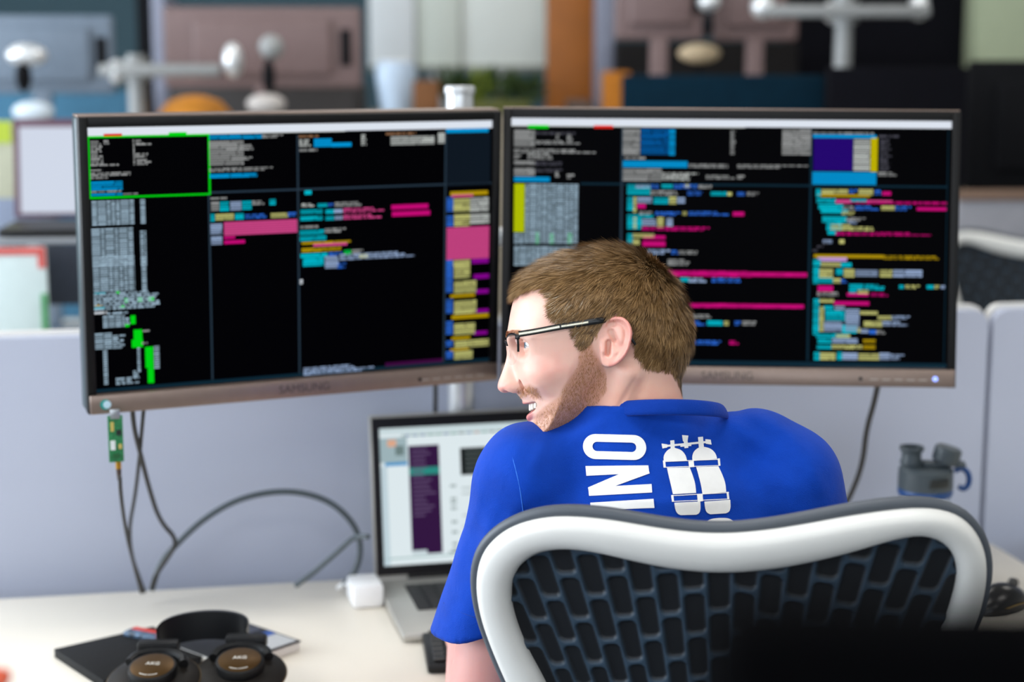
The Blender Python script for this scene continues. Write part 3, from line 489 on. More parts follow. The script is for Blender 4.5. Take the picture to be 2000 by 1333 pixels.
def cup(px, py, z, tilt, lean):
    c = on_z(px, py, z)-hp.location
    mx = Matrix.Translation(c) @ Matrix.Rotation(lean, 4, 'Z') @ Matrix.Rotation(tilt, 4, 'X')
    o = MB().lathe([(.030, -.034), (.047, -.030), (.052, -.022), (.050, -.014), (.054, -.012)], 40, mx).build('ear_cushion', m_hp, hp)
    o = MB().lathe([(.0540, -.012), (.0565, -.010), (.0565, -.007), (.0535, -.004), (.038, -.001), (.033, .0)], 48, mx).build('ear_cup', mat('cup_shell', (24, 20, 16), .5, .1, var=.05, spec=.3), hp)
    MB().tube([mx @ Vector((.0567*math.cos(k*math.pi/24), .0567*math.sin(k*math.pi/24), -.0085)) for k in range(48)], .0011, 6, closed=True).build('gold_edge', m_gold, o)
    MB().lathe([(.0290, -.001), (.0300, .006), (.0292, .0115), (.0270, .0125)], 40, mx).build('disc_rim', m_hp, o)
    MB().lathe([(.0010, .0116), (.0256, .0118), (.0266, .0124), (.0256, .0128), (.001, .0126)], 40, mx).build('bronze_disc', m_hpb, o)
    t = link('lettering', text_mesh('AKG', .0085), m_letw, o); t.matrix_local = mx @ Matrix.Translation((0, .004, .0131))
    arc = None
    arc = MB()
    for k in range(26):
        if k == 12: continue
        a_ = -math.pi/2+(k-12.5)*.044; arc.box(.0205*math.cos(a_), .0205*math.sin(a_), .0131, .00062, .0014, .0003, rot=Matrix.Rotation(a_+math.pi/2, 4, 'Z'))
    arc.build('small_lettering', m_letw, o, smooth=False).matrix_local = mx
    return mx
m1 = cup(299, 1318, .775, R(13), R(-4)); m2 = cup(469, 1306, .775, R(13), R(4))
for mx, sx in ((m1, -1), (m2, 1)):
    pts = [mx @ Vector((sx*.0+a*.034, b, .004)) for a, b in ((-1, .018), (-.85, .036), (0, .047), (.85, .036), (1, .018))]
    MB().tube(pts, .0062, 8, smooth=2).build('yoke', m_hp, hp)
    c = mx @ Vector((-.006 if sx < 0 else .004, .052, .006)); MB().box(c.x, c.y, c.z, .052, .018, .017, .004).build('slider', m_hp, hp)
ha = m1 @ Vector((-.01, .060, .004)); hb_ = m2 @ Vector((.004, .060, .004)); mid = (ha+hb_)/2
band = MB(); pts = []
for k in range(25):
    a_ = math.pi*k/24; w_ = (ha-hb_).length/2
    p = mid+(ha-mid)*math.cos(a_)*(1+.25*math.sin(a_))+Vector((-.004, .040, .012))*math.sin(a_); p.z = max(p.z, .052); pts.append(p)
vs = []
for p in pts: vs.append([band.bm.verts.new(p+Vector((0, 0, dz))+Vector((0, dy, 0))) for dy, dz in ((-.004, -.022), (.004, -.022), (.006, .014), (-.003, .015))])
for a_, b_ in zip(vs[:-1], vs[1:]):
    for i in range(4): band.bm.faces.new((a_[i], a_[(i+1) % 4], b_[(i+1) % 4], b_[i]))
band.bm.faces.new(vs[0]); band.bm.faces.new(list(reversed(vs[-1])))
band.build('headband', mat('headband_leather', (8, 11, 16), .4, var=.05, spec=.35), hp, angle=60)
# ------------------------------------------------------------------ implicit-surface modelling (numpy surface nets)
def nets(fn, lo, hi, h, B=36, lip=1.6, proj=3):
    lo = np.array(lo, float); hi = np.array(hi, float); n = np.ceil((hi-lo)/h).astype(int)+1
    NY, NZ = int(n[1]), int(n[2]); keys = []; pos = []; quads = []
    key = lambda i, j, k: (i.astype(np.int64)*NY+j)*NZ+k
    off = np.array([(a, b, c) for a in (0, 1) for b in (0, 1) for c in (0, 1)])
    edges = [(a, b) for a in range(8) for b in range(a+1, 8) if np.abs(off[a]-off[b]).sum() == 1]
    st0 = np.array([(i, j, k) for i in range(0, n[0], B) for j in range(0, n[1], B) for k in range(0, n[2], B)])
    near_ = np.abs(fn(lo+h*(st0+B/2))) <= h*B*.9*lip
    for i0, j0, k0 in st0[near_]:
        if True:
            if True:
                ii = np.arange(i0, min(i0+B+1, n[0])); jj = np.arange(j0, min(j0+B+1, n[1])); kk = np.arange(k0, min(k0+B+1, n[2]))
                if min(len(ii), len(jj), len(kk)) < 2: continue
                G = np.stack(np.meshgrid(lo[0]+h*ii, lo[1]+h*jj, lo[2]+h*kk, indexing='ij'), -1)
                F = fn(G.reshape(-1, 3)).reshape(G.shape[:3]); s = F < 0
                if s.all() or not s.any(): continue
                cs = [s[a:s.shape[0]-1+a, b:s.shape[1]-1+b, c_:s.shape[2]-1+c_] for a, b, c_ in off]
                any_ = np.logical_or.reduce(cs); all_ = np.logical_and.reduce(cs); act = np.argwhere(any_ & ~all_)
                if not len(act): continue
                V = np.stack([F[act[:, 0]+a, act[:, 1]+b, act[:, 2]+c_] for a, b, c_ in off], 1)
                acc = np.zeros((len(act), 3)); cnt = np.zeros(len(act))
                for a, b in edges:
                    m_ = (V[:, a] < 0) != (V[:, b] < 0); t = np.where(m_, V[:, a]/np.where(m_, V[:, a]-V[:, b], 1), 0)
                    acc += np.where(m_[:, None], off[a]+(off[b]-off[a])*t[:, None], 0); cnt += m_
                pos.append(lo+h*(act+np.array([i0, j0, k0])+acc/cnt[:, None])); keys.append(key(act[:, 0]+i0, act[:, 1]+j0, act[:, 2]+k0))
                for ax in range(3):
                    d = [0, 0, 0]; d[ax] = 1; S0 = s[:s.shape[0]-d[0], :s.shape[1]-d[1], :s.shape[2]-d[2]]; S1 = s[d[0]:, d[1]:, d[2]:]
                    # own each lattice edge once (exclude the overlapping far faces)
                    lim = [min(B, S0.shape[q]) for q in range(3)]
                    e_ = np.argwhere((S0 != S1)[:lim[0], :lim[1], :lim[2]])
                    if not len(e_): continue
                    flip = S0[e_[:, 0], e_[:, 1], e_[:, 2]]; g = e_+np.array([i0, j0, k0]); u, v = [(1, 2), (2, 0), (0, 1)][ax]
                    ok = (g[:, u] > 0) & (g[:, v] > 0); g = g[ok]; flip = flip[ok]; cor = []
                    for du, dv in ((1, 1), (0, 1), (0, 0), (1, 0)):
                        q = g.copy(); q[:, u] -= du; q[:, v] -= dv; cor.append(key(q[:, 0], q[:, 1], q[:, 2]))
                    qd = np.stack(cor, 1); qd[~flip] = qd[~flip][:, ::-1]; quads.append(qd)
    K = np.concatenate(keys); Pn = np.concatenate(pos); Q = np.concatenate(quads); o = np.argsort(K); K = K[o]; Pn = Pn[o]
    ix = np.searchsorted(K, Q); ix = np.clip(ix, 0, len(K)-1); good = (K[ix] == Q).all(1); ix = ix[good]
    for _ in range(proj):
        g = grad(fn, Pn, h*.4); l2 = (g*g).sum(1); st = fn(Pn)/np.maximum(l2, .05); st = np.clip(st, -h, h); Pn = Pn-g*st[:, None]
    return Pn, ix
def grad(fn, p, e):
    return np.stack([(fn(p+d)-fn(p-d))/(2*e) for d in np.eye(3)*e], -1)
def smin(a, b, k): h = np.clip(.5+.5*(b-a)/k, 0, 1); return b+(a-b)*h-k*h*(1-h)
def smax(a, b, k): return -smin(-a, -b, k)
def ell(p, c, r):
    q = (p-np.array(c))/np.array(r); k0 = np.sqrt((q*q).sum(1))+1e-9; k1 = np.sqrt(((q/np.array(r))**2).sum(1))+1e-9; return k0*(k0-1)/k1
def cap(p, a, b, r0, r1=None):
    r1 = r0 if r1 is None else r1; a = np.array(a, float); b = np.array(b, float); d = b-a; t = np.clip(((p-a)@d)/(d@d), 0, 1)
    return np.linalg.norm(p-a-t[:, None]*d, axis=1)-(r0+(r1-r0)*t)
def poly_d(x, y, poly):
    """signed distance to a closed polygon, positive inside"""
    poly = np.array(poly, float); d = np.full(x.shape, 1e9); ins = np.zeros(x.shape, bool)
    for (ax, ay), (bx, by) in zip(poly, np.roll(poly, -1, 0)):
        ex, ey = bx-ax, by-ay; t = np.clip(((x-ax)*ex+(y-ay)*ey)/(ex*ex+ey*ey+1e-12), 0, 1)
        d = np.minimum(d, (x-ax-t*ex)**2+(y-ay-t*ey)**2); c = (ay > y) != (by > y)
        ins ^= c & (x < ex*(y-ay)/(ey if abs(ey) > 1e-12 else 1e-12)+ax)
    return np.where(ins, 1, -1)*np.sqrt(d)
class Field2:
    """tabulated 2-D function with bilinear lookup"""
    def __init__(s, f, x0, x1, y0, y1, h, blur=0):
        s.x0, s.y0, s.h = x0, y0, h; X, Y = np.meshgrid(np.arange(x0, x1+h, h), np.arange(y0, y1+h, h), indexing='ij'); s.a = f(X, Y)
        for _ in range(blur):
            for ax in (0, 1): s.a = (np.roll(s.a, 1, ax)+2*s.a+np.roll(s.a, -1, ax))/4
    def __call__(s, x, y):
        u = np.clip((x-s.x0)/s.h, 0, s.a.shape[0]-1.001); v = np.clip((y-s.y0)/s.h, 0, s.a.shape[1]-1.001); i = u.astype(int); j = v.astype(int); fu = u-i; fv = v-j
        return (s.a[i, j]*(1-fu)+s.a[i+1, j]*fu)*(1-fv)+(s.a[i, j+1]*(1-fu)+s.a[i+1, j+1]*fu)*fv
_nr = np.random.RandomState(7).rand(64, 64, 64)
def vnoise(p):
    i = np.floor(p).astype(int); f = p-i; f = f*f*(3-2*f); out = 0
    for a in (0, 1):
        for b in (0, 1):
            for c in (0, 1):
                w_ = (f[:, 0] if a else 1-f[:, 0])*(f[:, 1] if b else 1-f[:, 1])*(f[:, 2] if c else 1-f[:, 2])
                out = out+w_*_nr[(i[:, 0]+a) % 64, (i[:, 1]+b) % 64, (i[:, 2]+c) % 64]
    return out*2-1
def V3(v): return np.array(v, float)
# ------------------------------------------------------------------ the man's head, in millimetres: F forward (image left), L towards his left ear, U up; origin between the ears
HO = V3(pt(1189, 680, 1.80)); AF = np.array([-1., 0, 0]); AL = np.array([0, -math.cos(TH), math.sin(TH)]); AU = np.array([0, math.sin(TH), math.cos(TH)])
HM = np.stack([AF, AL, AU])                     # rows: axes
def to_head(w): return ((w-HO)@HM.T)*1000
def to_world(h): return HO+(h/1000)@HM
def chk(p, n):
    p = [np.array(v, float) for v in p]
    for _ in range(n): p = chaikin(p, True)
    return np.array(p)
SK = chk([(100, 57), (88, 76), (71, 87), (48, 97), (23, 103), (-2, 105), (-22, 103), (-41, 96), (-57, 84), (-71, 66), (-81, 47), (-87, 28), (-89, 11), (-87, -6), (-80, -20), (-68, -30), (-45, -38), (-25, -46), (0, -58), (16, -74), (45, -90), (60, -102), (78, -106), (89, -98), (90, -86), (81.5, -77), (84, -72), (86, -64), (91, -57), (96, -51), (98.5, -45), (99, -36), (102, -20), (104, -8), (108.5, 3), (109.5, 10), (107, 24), (104.5, 40)], 2)
NO = chk([(104, 8), (108.2, 1), (108, -6), (110.5, -17), (114.5, -28), (118.4, -38), (118.6, -44), (113, -48.5), (104, -47), (97, -46), (88, -44), (84, -20), (90, 5)], 2)
SKd = Field2(lambda x, y: poly_d(x, y, SK), -130, 150, -150, 140, 1.)
NOd = Field2(lambda x, y: poly_d(x, y, NO), 60, 140, -70, 30, .5)
EAR = [(775, 605), (790, 578), (850, 563), (900, 582), (928, 632), (936, 690), (927, 750), (906, 803), (880, 842), (842, 870), (803, 883), (768, 874), (752, 850), (758, 800), (750, 720), (755, 650)]
def near(zx, zy, L):          # zoomed photo coordinates -> head F,U for a point L mm towards the camera
    px = 940+zx/3.174; py = 440+zy/3.174; return 103.09-(px-1000)*(1800-L)/3300, (666.5-py)*(1800-L)/3300+7.36
def ez(x, y, L=76): return near((1150+x/10.254-940)*3.174, (600+y/10.254-440)*3.174, L)      # closer crop of the ear
EARP = chk([ez(x, y, 78) for x, y in ((285, 330), (340, 265), (420, 215), (560, 178), (695, 205), (795, 295), (855, 425), (866, 560), (838, 720), (798, 870), (728, 1000), (645, 1100), (540, 1172), (420, 1212), (315, 1190), (262, 1110), (235, 900), (225, 700), (235, 500))], 2)
EAd = Field2(lambda x, y: poly_d(x, y, EARP), -60, 50, -60, 70, .5)
def ear_c(x, y):
    d = EAd(x, y); x0_, _ = ez(300, 600); x1_, _ = ez(860, 600); u = (x0_-x)/(x0_-x1_)       # 0 at the cheek, 1 at the outer rim
    _, yt = ez(400, 420); _, yl = ez(400, 1000)
    def dip(p, q, r, dep):
        ax, ay = ez(*p); bx, by = ez(*q); ex, ey = bx-ax, by-ay; t = np.clip(((x-ax)*ex+(y-ay)*ey)/(ex*ex+ey*ey+1e-9), 0, 1)
        return -dep*np.exp(-(((x-ax-t*ex)**2+(y-ay-t*ey)**2)/(r*.0509)**2)**1.3)
    c = 69.6+14.5*np.clip(u, 0, 1.05)**1.15
    rim = np.clip(np.maximum((u-.28)/.2, (y-yt)/3), 0, 1)*np.clip((y-yl+6)/8, .25, 1)
    c = c+3.6*np.exp(-((d-2.2)/2.5)**2)*rim-1.9*np.exp(-((d-6.6)/2.0)**2)*rim
    c = c+dip((430, 345), (500, 330), 55, 4.5)+dip((450, 500), (520, 655), 50, 8.5)+dip((540, 745), (590, 790), 80, 4.0)+dip((405, 715), (392, 940), 46, 9.5)
    return c-dip((315, 700), (310, 880), 60, 1.8)-dip((620, 480), (665, 700), 70, 1.2)
EAc = Field2(ear_c, -60, 50, -60, 70, .5, blur=1)
WU = np.array([-140, -105, -85, -60, -40, -20, 0, 20, 50, 80, 110]); WW = np.array([38, 42, 47, 55, 60, 64.5, 68, 71, 74, 73, 68.])
MOUTH_C = lambda L: (86-17*(L/26)**2, -65.5+8.5*(np.abs(L)/26)**1.6)
def head_parts(h):
    F, L0, U = h[:, 0], h[:, 1], h[:, 2]; L = np.abs(L0); q = np.stack([F, L, U], 1)
    d = SKd(F, U); wm = np.interp(U, WU, WW)
    face = 1/(1+np.exp(-(F-38)/10))*(1/(1+np.exp((U-52)/12)))
    Rr = 74-16*face-14*np.clip((-U-50)/40, 0, 1)
    e = np.clip(1-d/Rr, 0, None); low = (1/(1+np.exp((U+38)/6)))*(1/(1+np.exp(-(F-42)/8))); Ls = np.sqrt(L*L+9*low)-3*low; f = (np.sqrt((Ls/wm)**(2-.72*low)+e**2)-1)*np.minimum(wm, Rr)*.85
    # cheek, brow, neck
    f = smin(f, ell(q, (64, 38, -27), (24, 20, 17)), 13)
    f = smin(f, ell(q, (92, 22, 12), (13, 24, 7)), 9)
    f = smax(f, -ell(q, (97, 35, 1), (15, 17, 9.5)), 8)
    f = smax(f, -ell(q, (58, 74, -52), (30, 14, 22)), 12)
    nk = cap(q, (-20, 0, -20), (-34, 0, -125), 52, 56.5)
    f = smin(f, nk, 14)
    f = smin(f, cap(q, (-18, 50, -26), (6, 24, -105), 14, 8), 8)
    for off in (0, 13, 25): f = smax(f, -cap(q, (-26-off*.9, 64-off*.25, -30-off*.6), (6-off*.9, 48-off*.1, -82-off*.35), .8), 4.5)
    # eyelids over the ball, opening
    f = smin(f, np.linalg.norm((q-np.array([78.5, 32, 3.4]))*np.array([1, .92, 1]), axis=1)-13.6, 2.2)
    op = ell(q, (90, 33, 3.0), (15, 17, 3.3)); f = smax(f, -op, 1.2)
    f = smax(f, -cap(q, (92, 24, 9.6), (72, 42, 7.0), 1.1), 2.0)
    f = smax(f, -cap(q, (88, 24, -6.5), (74, 40, -4), 1.0), 2.5)
    # nose
    dn = NOd(F, U); wn = np.interp(U, [-50, -44, -36, -25, -10, 8], [15, 17.2, 15.5, 10.5, 8.0, 10]); Rn = np.interp(U, [-50, -40, -20, 0], [15, 15, 12, 11])
    en = np.clip(1-dn/Rn, 0, None); fn_ = (np.sqrt((L/wn)**2+en**2)-1)*9
    f = smin(f, fn_, 5)
    f = smin(f, ell(q, (101, 12.5, -41.5), (9, 5.2, 6.5)), 3)
    f = smax(f, -ell(q, (105.5, 8.2, -48.3), (7, 4.6, 3.4)), 1.6)
    f = smax(f, -cap(q, (92.5, 18.6, -34), (90.5, 18.4, -47), 1.3), 3.2)
    # smile fold, mouth and lips
    f = smax(f, -cap(q, (92, 20, -37), (80, 31, -52), 1.6), 5)
    f = smax(f, -cap(q, (80, 31, -52), (66, 36.5, -70), 1.5), 5)
    t = np.clip(L/26, 0, 1.25); cF = 86.5-17*t**2; cU = -65+8*t**1.6
    lipU = np.hypot(F-cF-1.6, (U-(cU+5.8-3.2*t))*1.15)-3.8+2.7*np.clip(L/27, 0, 1.6)**2
    lipD = np.hypot(F-cF+3.2, (U-(cU-9.2+6.2*t))*1.05)-4.6+3.4*np.clip(L/27, 0, 1.6)**2
    f = smin(f, smin(lipU, lipD, 1), 3.2)
    mo = (np.sqrt(((F-cF)/15)**2+((U-cU+.9)/np.maximum(6.4*(1-.52*t), 1.2))**2+(L/27.5)**8)-1)*4
    f = smax(f, -mo, 1.4)
    return f, smin(lipU, lipD, 1)
def ear_f(h):
    F, L, U = h[:, 0], np.abs(h[:, 1]), h[:, 2]; d = EAd(F, U); c = EAc(F, U)
    bx, by = ez(300, 600); th = np.interp(bx-F, [0, 10, 20, 40], [30, 22, 8, 5.0])
    sl = np.abs(L-(c-th/2))-th/2; return smax(sl, -d, 2.6)
def head_f(h):
    f, _ = head_parts(h); return smin(f, ear_f(h), 2.2)
# ------------------------------------------------------------------ the body, in world metres
neckB = V3(pt(1280, 815, 1.80)); SLc = V3(pt(1034, 936, 1.80)); SRc = V3(pt(1533, 950, 1.80))
EL = V3(pt(946, 1405, 1.86)); ER = V3(pt(1610, 1400, 1.86))
HLw = np.array([-.055, 2.065, .790]); HRw = np.array([.185, 2.10, .790])
chest = V3(pt(1283, 1020, 1.82)); PEL = np.array([.165, 1.735, .60])
HIPS = [PEL+np.array([-.095, .02, -.01]), PEL+np.array([.095, .02, -.01])]
KNEE = [np.array([.02, 2.16, .56]), np.array([.33, 2.17, .56])]; ANK = [np.array([.02, 2.14, .10]), np.array([.33, 2.16, .10])]
def hand_bones(w, d, side):
    """five bent fingers fanned from a flat palm; side=+1 thumb towards +x"""
    d = d/np.linalg.norm(d); x = np.array([d[1], -d[0], 0])*side; out = []
    pc = w+d*.05
    for i, (o, ln) in enumerate(((.030, .068), (.010, .080), (-.011, .075), (-.030, .058))):
        a = w+d*.082+x*o; a[2] += .004; b = a+d*ln*.50+np.array([0, 0, .006]); c = b+d*ln*.36-np.array([0, 0, .013]); e = c+d*ln*.16-np.array([0, 0, .010]); out.append([a, b, c, e])
    a = w+d*.025+x*.030; out.append([a, a+d*.030+x*.022-np.array([0, 0, .004]), a+d*.056+x*.028-np.array([0, 0, .010]), a+d*.066+x*.028-np.array([0, 0, .012])])
    return out
HB = [(HLw, hand_bones(HLw, np.array([.10, .30, 0.]), 1)), (HRw, hand_bones(HRw, np.array([-.10, .30, 0.]), -1))]
def arm_f(p, sh, el, wr, bones):
    f = cap(p, sh, el, .042, .0465); f = smin(f, cap(p, el, wr, .045, .027), .02)
    d = (bones[1][0]-bones[1][3]); palm = smin(cap(p, wr, bones[0][0], .022, .014), cap(p, wr, bones[3][0], .022, .013), .012); palm = smin(palm, cap(p, wr, bones[1][0], .022, .015), .012); f = smin(f, palm, .015)
    m_ = np.linalg.norm(p-wr, axis=1) < .26
    if not m_.any(): return f
    if not m_.all(): f[m_] = fingers_f(p[m_], f[m_], bones); return f
    return fingers_f(p, f, bones)
def fingers_f(p, f, bones):
    for i, b in enumerate(bones):
        r = (.0092, .0095, .009, .008, .0105)[i]
        g = np.minimum(np.minimum(cap(p, b[0], b[1], r, r*.95), cap(p, b[1], b[2], r*.95, r*.88)), cap(p, b[2], b[3], r*.88, r*.75)); f = smin(f, g, .004)
    return f
def torso_f(p):
    f = ell(p, chest+np.array([0, 0, -.045]), (.152, .102, .148)); f = smin(f, cap(p, chest-np.array([0, .0, .08]), PEL+np.array([0, 0, .04]), .112, .125), .05)
    f = smin(f, cap(p, V3(pt(1110, 893, 1.80)), V3(pt(1480, 876, 1.80)), .030, .030), .020)
    f = smin(f, cap(p, V3(pt(1285, 890, 1.80)), V3(pt(1283, 965, 1.80)), .042, .078), .020)
    f = smin(f, np.linalg.norm(p-SLc, axis=1)-.048, .02); f = smin(f, np.linalg.norm(p-SRc, axis=1)-.048, .02)
    return f
def legs_f(p, g=0.):
    f = 9.
    for i in (0, 1):
        a = smin(cap(p, HIPS[i], KNEE[i], .085+g, .060+g), cap(p, KNEE[i], ANK[i], .060+g, .042+g*1.3), .03); f = a if i == 0 else smin(f, a, .03)
    return f
def body_f(p):
    f = torso_f(p)+.010; nk = cap(p, to_world(np.array([-24., 0, -40])), to_world(np.array([-34., 0, -125])), .0535, .0565); f = smin(f, nk, .012)
    f = smin(f, arm_f(p, SLc, EL, *HB[0]), .012); f = smin(f, arm_f(p, SRc, ER, *HB[1]), .012)
    f = smin(f, ell(p, PEL, (.165, .12, .11)), .05); f = smin(f, legs_f(p), .03)
    for i in (0, 1): f = smin(f, cap(p, ANK[i]-np.array([0, .02, .045]), ANK[i]+np.array([0, .17, -.065]), .036, .026), .03)
    return f
# ------------------------------------------------------------------ the man: assembling the meshes
person = empty('person', (PEL[0], PEL[1], 0.), label='man in a blue t-shirt and glasses, smiling to the left, seated at the desk', cat='person')
def to_local(v): return v-np.array([PEL[0], PEL[1], 0.])
def zoomxy(h):
    F, L, U = h[:, 0], np.abs(h[:, 1]), h[:, 2]
    return (1000+(103.09-F)*3300/(1800-L)-940)*3.174, (666.5-(U-7.36)*3300/(1800-L)-440)*3.174
HAIRP = [(120, 445), (215, 432), (300, 388), (380, 370), (425, 388), (447, 430), (440, 500), (434, 540), (478, 588), (572, 628), (576, 680), (604, 735), (652, 775), (690, 715), (742, 640), (790, 585), (850, 548), (915, 570), (948, 640), (958, 720), (966, 800), (988, 850), (1030, 880), (1100, 888), (1180, 908), (1215, 960), (1238, 1040), (1340, 1020), (1480, 700), (1450, 250), (1100, -20), (700, -40), (350, 50), (100, 250)]
BEARD = [(598, 640), (665, 640), (700, 770), (765, 890), (800, 950), (790, 1020), (720, 1110), (640, 1160), (560, 1230), (520, 1330), (300, 1330), (318, 1200), (345, 1160), (385, 1125), (420, 1100), (480, 1062), (505, 1000), (545, 945), (592, 880), (604, 790), (575, 700)]
MUST = [(222, 1000), (300, 984), (352, 1008), (376, 1065), (352, 1080), (290, 1052), (240, 1078), (222, 1050)]
HRd = Field2(lambda x, y: poly_d(x, y, HAIRP), -50, 1700, -50, 1500, 6.)
BDd = Field2(lambda x, y: np.maximum(poly_d(x, y, BEARD), poly_d(x, y, MUST)), 0, 1100, 500, 1500, 4.)
def hair_mask(h): return HRd(*zoomxy(h))
def mixc(a, b, t): return a+(b-a)*np.clip(t, 0, 1)[:, None]
sk = np.array(lin((237, 191, 173))); sk_red = np.array(lin((226, 134, 126))); sk_neck = np.array(lin((236, 178, 154))); c_lip = np.array(lin((206, 122, 118)))
c_scalp = np.array(lin((92, 66, 38))); c_stub = np.array(lin((196, 138, 108))); c_arm = np.array(lin((214, 160, 152)))
hv, hq = nets(head_f, (-106, -98, -128), (126, 98, 112), 1.36, B=22, lip=1.5)
# a little skin relief
f_, lip_ = head_parts(hv)
n_ = grad(head_f, hv, .8); n_ /= np.linalg.norm(n_, axis=1)[:, None]+1e-9
zx, zy = zoomxy(hv); hm = HRd(zx, zy); bm_ = BDd(zx, zy); ed = ear_f(hv)
col = np.repeat(sk[None], len(hv), 0)
col = mixc(col, sk_neck, (np.clip((-hv[:, 2]-25)/30, 0, 1))*(hv[:, 0] < 30))
bl = np.exp(-(((hv[:, 0]-66)/22)**2+((hv[:, 2]+22)/16)**2))*.30+np.exp(-(((hv[:, 0]-116)/9)**2+((hv[:, 2]+42)/9)**2))*.5
col = mixc(col, sk_red, bl+.10*vnoise(hv/7)+.05)
col = mixc(col, sk_red, np.clip(1.2-ed/2.5, 0, 1)*(np.abs(hv[:, 1]) > 66)*(hv[:, 0] < 14)*(.22+.5*np.exp(-(EAd(hv[:, 0], hv[:, 2])/4.5)**2)*(hv[:, 0] < 4)))
col = mixc(col, c_lip, np.clip(1.1-lip_/1.2, 0, 1)*(hv[:, 0] > 55)*.9)
col = mixc(col, c_stub, np.clip(bm_/26+.15, 0, .62)*(np.abs(lip_) > 1.0)*(hv[:, 0] > 5))
col = mixc(col, c_scalp, np.clip(hm/14+.2, 0, 1)*(ed > 1.2))
t_ = np.clip(np.abs(hv[:, 1])/26, 0, 1.2); cF = 86.5-17*t_**2; cU = -65+8*t_**1.6
ins = (hv[:, 0] < cF-3.4) & (np.abs(hv[:, 2]-cU) < 7.5) & (np.abs(hv[:, 1]) < 27) & (hv[:, 0] > 55)
col[ins] = lin((70, 22, 20))
bv, bq = nets(body_f, (-.36, 1.42, -.02), (.74, 2.55, 1.215), .006, B=12, lip=1.15)
bh = to_head(bv); keep = np.ones(len(bv), bool)
keep &= ~((bh[:, 2] > -118) & (np.abs(bh[:, 1]) < 70) & (np.abs(bh[:, 0]+28) < 72) & (bv[:, 2] > 1.13))
kf = keep[bq].all(1)
bcol = np.repeat(c_arm[None], len(bv), 0); bcol = mixc(bcol, sk_red, .12+.12*vnoise(bv*60))
allv = np.concatenate([to_world(hv), bv]); allq = np.concatenate([hq[:, ::-1], bq[kf]+len(hv)])
m_skin = attr_mat('skin', rough=.46, spec=.42, sss=.16, bump=.10, bscale=900)
link('body', arrays_mesh('body', to_local(allv), allq, m_skin, np.concatenate([col, bcol])), None, person)
# ------------------------------------------------------------------ hair, beard and brows: tapering strands
rs = np.random.RandomState(4)
def sample(v, q, n, wgt):
    a, b, c, d = [v[q[:, i]] for i in range(4)]; ar = np.linalg.norm(np.cross(c-a, d-b), axis=1)/2*wgt(((a+b+c+d)/4)); p = ar/ar.sum()
    i = rs.choice(len(q), n, p=p); u, w_ = rs.rand(2, n, 1); return (a[i]*(1-u)+b[i]*u)*(1-w_)+(d[i]*(1-u)+c[i]*u)*w_
def strands(roots, nrm, dr, length, lift, width, cols, seg=3, curl=.0):
    N = len(roots); side = np.cross(dr, nrm); side /= np.linalg.norm(side, axis=1)[:, None]+1e-9
    P_ = roots-nrm*.4; rows = []
    for s in range(seg+1):
        t = s/seg; w_ = width*(1-t)**.6*.5+.03; rows += [P_-side*w_[:, None], P_+side*w_[:, None]]
        ph = lift*(1-.75*t); st = dr*np.cos(ph)[:, None]+nrm*np.sin(ph)[:, None]; P_ = P_+st*(length/seg)[:, None]
    V = np.stack(rows, 1).reshape(-1, 3); base_ = np.arange(N)[:, None]*(2*(seg+1)); fs = []
    for s in range(seg): fs.append(base_+np.array([[2*s, 2*s+1, 2*s+3, 2*s+2]]))
    return V, np.stack(fs, 1).reshape(-1, 4), np.repeat(cols, 2*(seg+1), 0)
def normals(p): g = grad(head_f, p, 1.0); return g/(np.linalg.norm(g, axis=1)[:, None]+1e-9)
def tang(d, n): d = d-n*(d*n).sum(1)[:, None]; return d/(np.linalg.norm(d, axis=1)[:, None]+1e-9)
def rot_about(d, n, a): return d*np.cos(a)[:, None]+np.cross(n, d)*np.sin(a)[:, None]
NH = 52000
rt = sample(hv, hq, NH, lambda c: (hair_mask(c) > 1)*(ear_f(c) > 2.0)*(.35+.65*(c[:, 1] > -35)))
nn = normals(rt); crown = np.array([-52., 6., 92.]); fl = rt-crown
fl[:, 2] *= .8; fl[:, 2] -= 26*np.clip((90-rt[:, 2])/60, 0, 1); fl[:, 0] += 30*np.clip((rt[:, 2]-70)/30, 0, 1)*(rt[:, 0] > -40)
dr = tang(fl, nn)
cl = np.floor(rt/4.6+.9*np.stack([vnoise(rt/6), vnoise(rt/6+31), vnoise(rt/6+67)], 1)); ck = (cl*np.array([13.7, 71.3, 37.9])).sum(1); cr = np.abs(np.sin(ck*12.9898)*43758.5453) % 1
ang = .55*vnoise(rt/11)+(cr-.5)*.55+rs.randn(NH)*.12; dr = rot_about(dr, nn, ang)
top = np.clip((rt[:, 2]-25)/55, 0, 1); edge = np.clip(hair_mask(rt)/70, 0, 1)
ln = (7+7*edge)*(1-top)+top*(19+4*edge); ln *= rs.uniform(.75, 1.15, NH); ln *= np.where(rt[:, 2] < -18, .75, 1)
lift = .25+.20*top+.26*(cr-.5)+rs.randn(NH)*.09
h1, h2, h3 = [np.array(lin(c)) for c in ((74, 52, 27), (128, 96, 56), (182, 146, 100))]
tone = np.clip(.50+.40*(cr-.5)+rs.randn(NH)*.20+.18*np.clip((rt[:, 0]-40)/60, 0, 1), 0, 1)
hc = np.where((tone < .5)[:, None], mixc(np.repeat(h1[None], NH, 0), h2, tone*2), mixc(np.repeat(h2[None], NH, 0), h3, tone*2-1))
grey = (rs.rand(NH) < .06*np.clip(1-np.abs(rt[:, 0]-50)/40, 0, 1)*(rt[:, 2] < 62)); hc[grey] = lin((205, 190, 165))
V, Fq, cc = strands(rt, nn, dr, ln, lift, np.full(NH, .62), hc, 3)
m_hair = attr_mat('hair_strand', rough=.42, spec=.35)
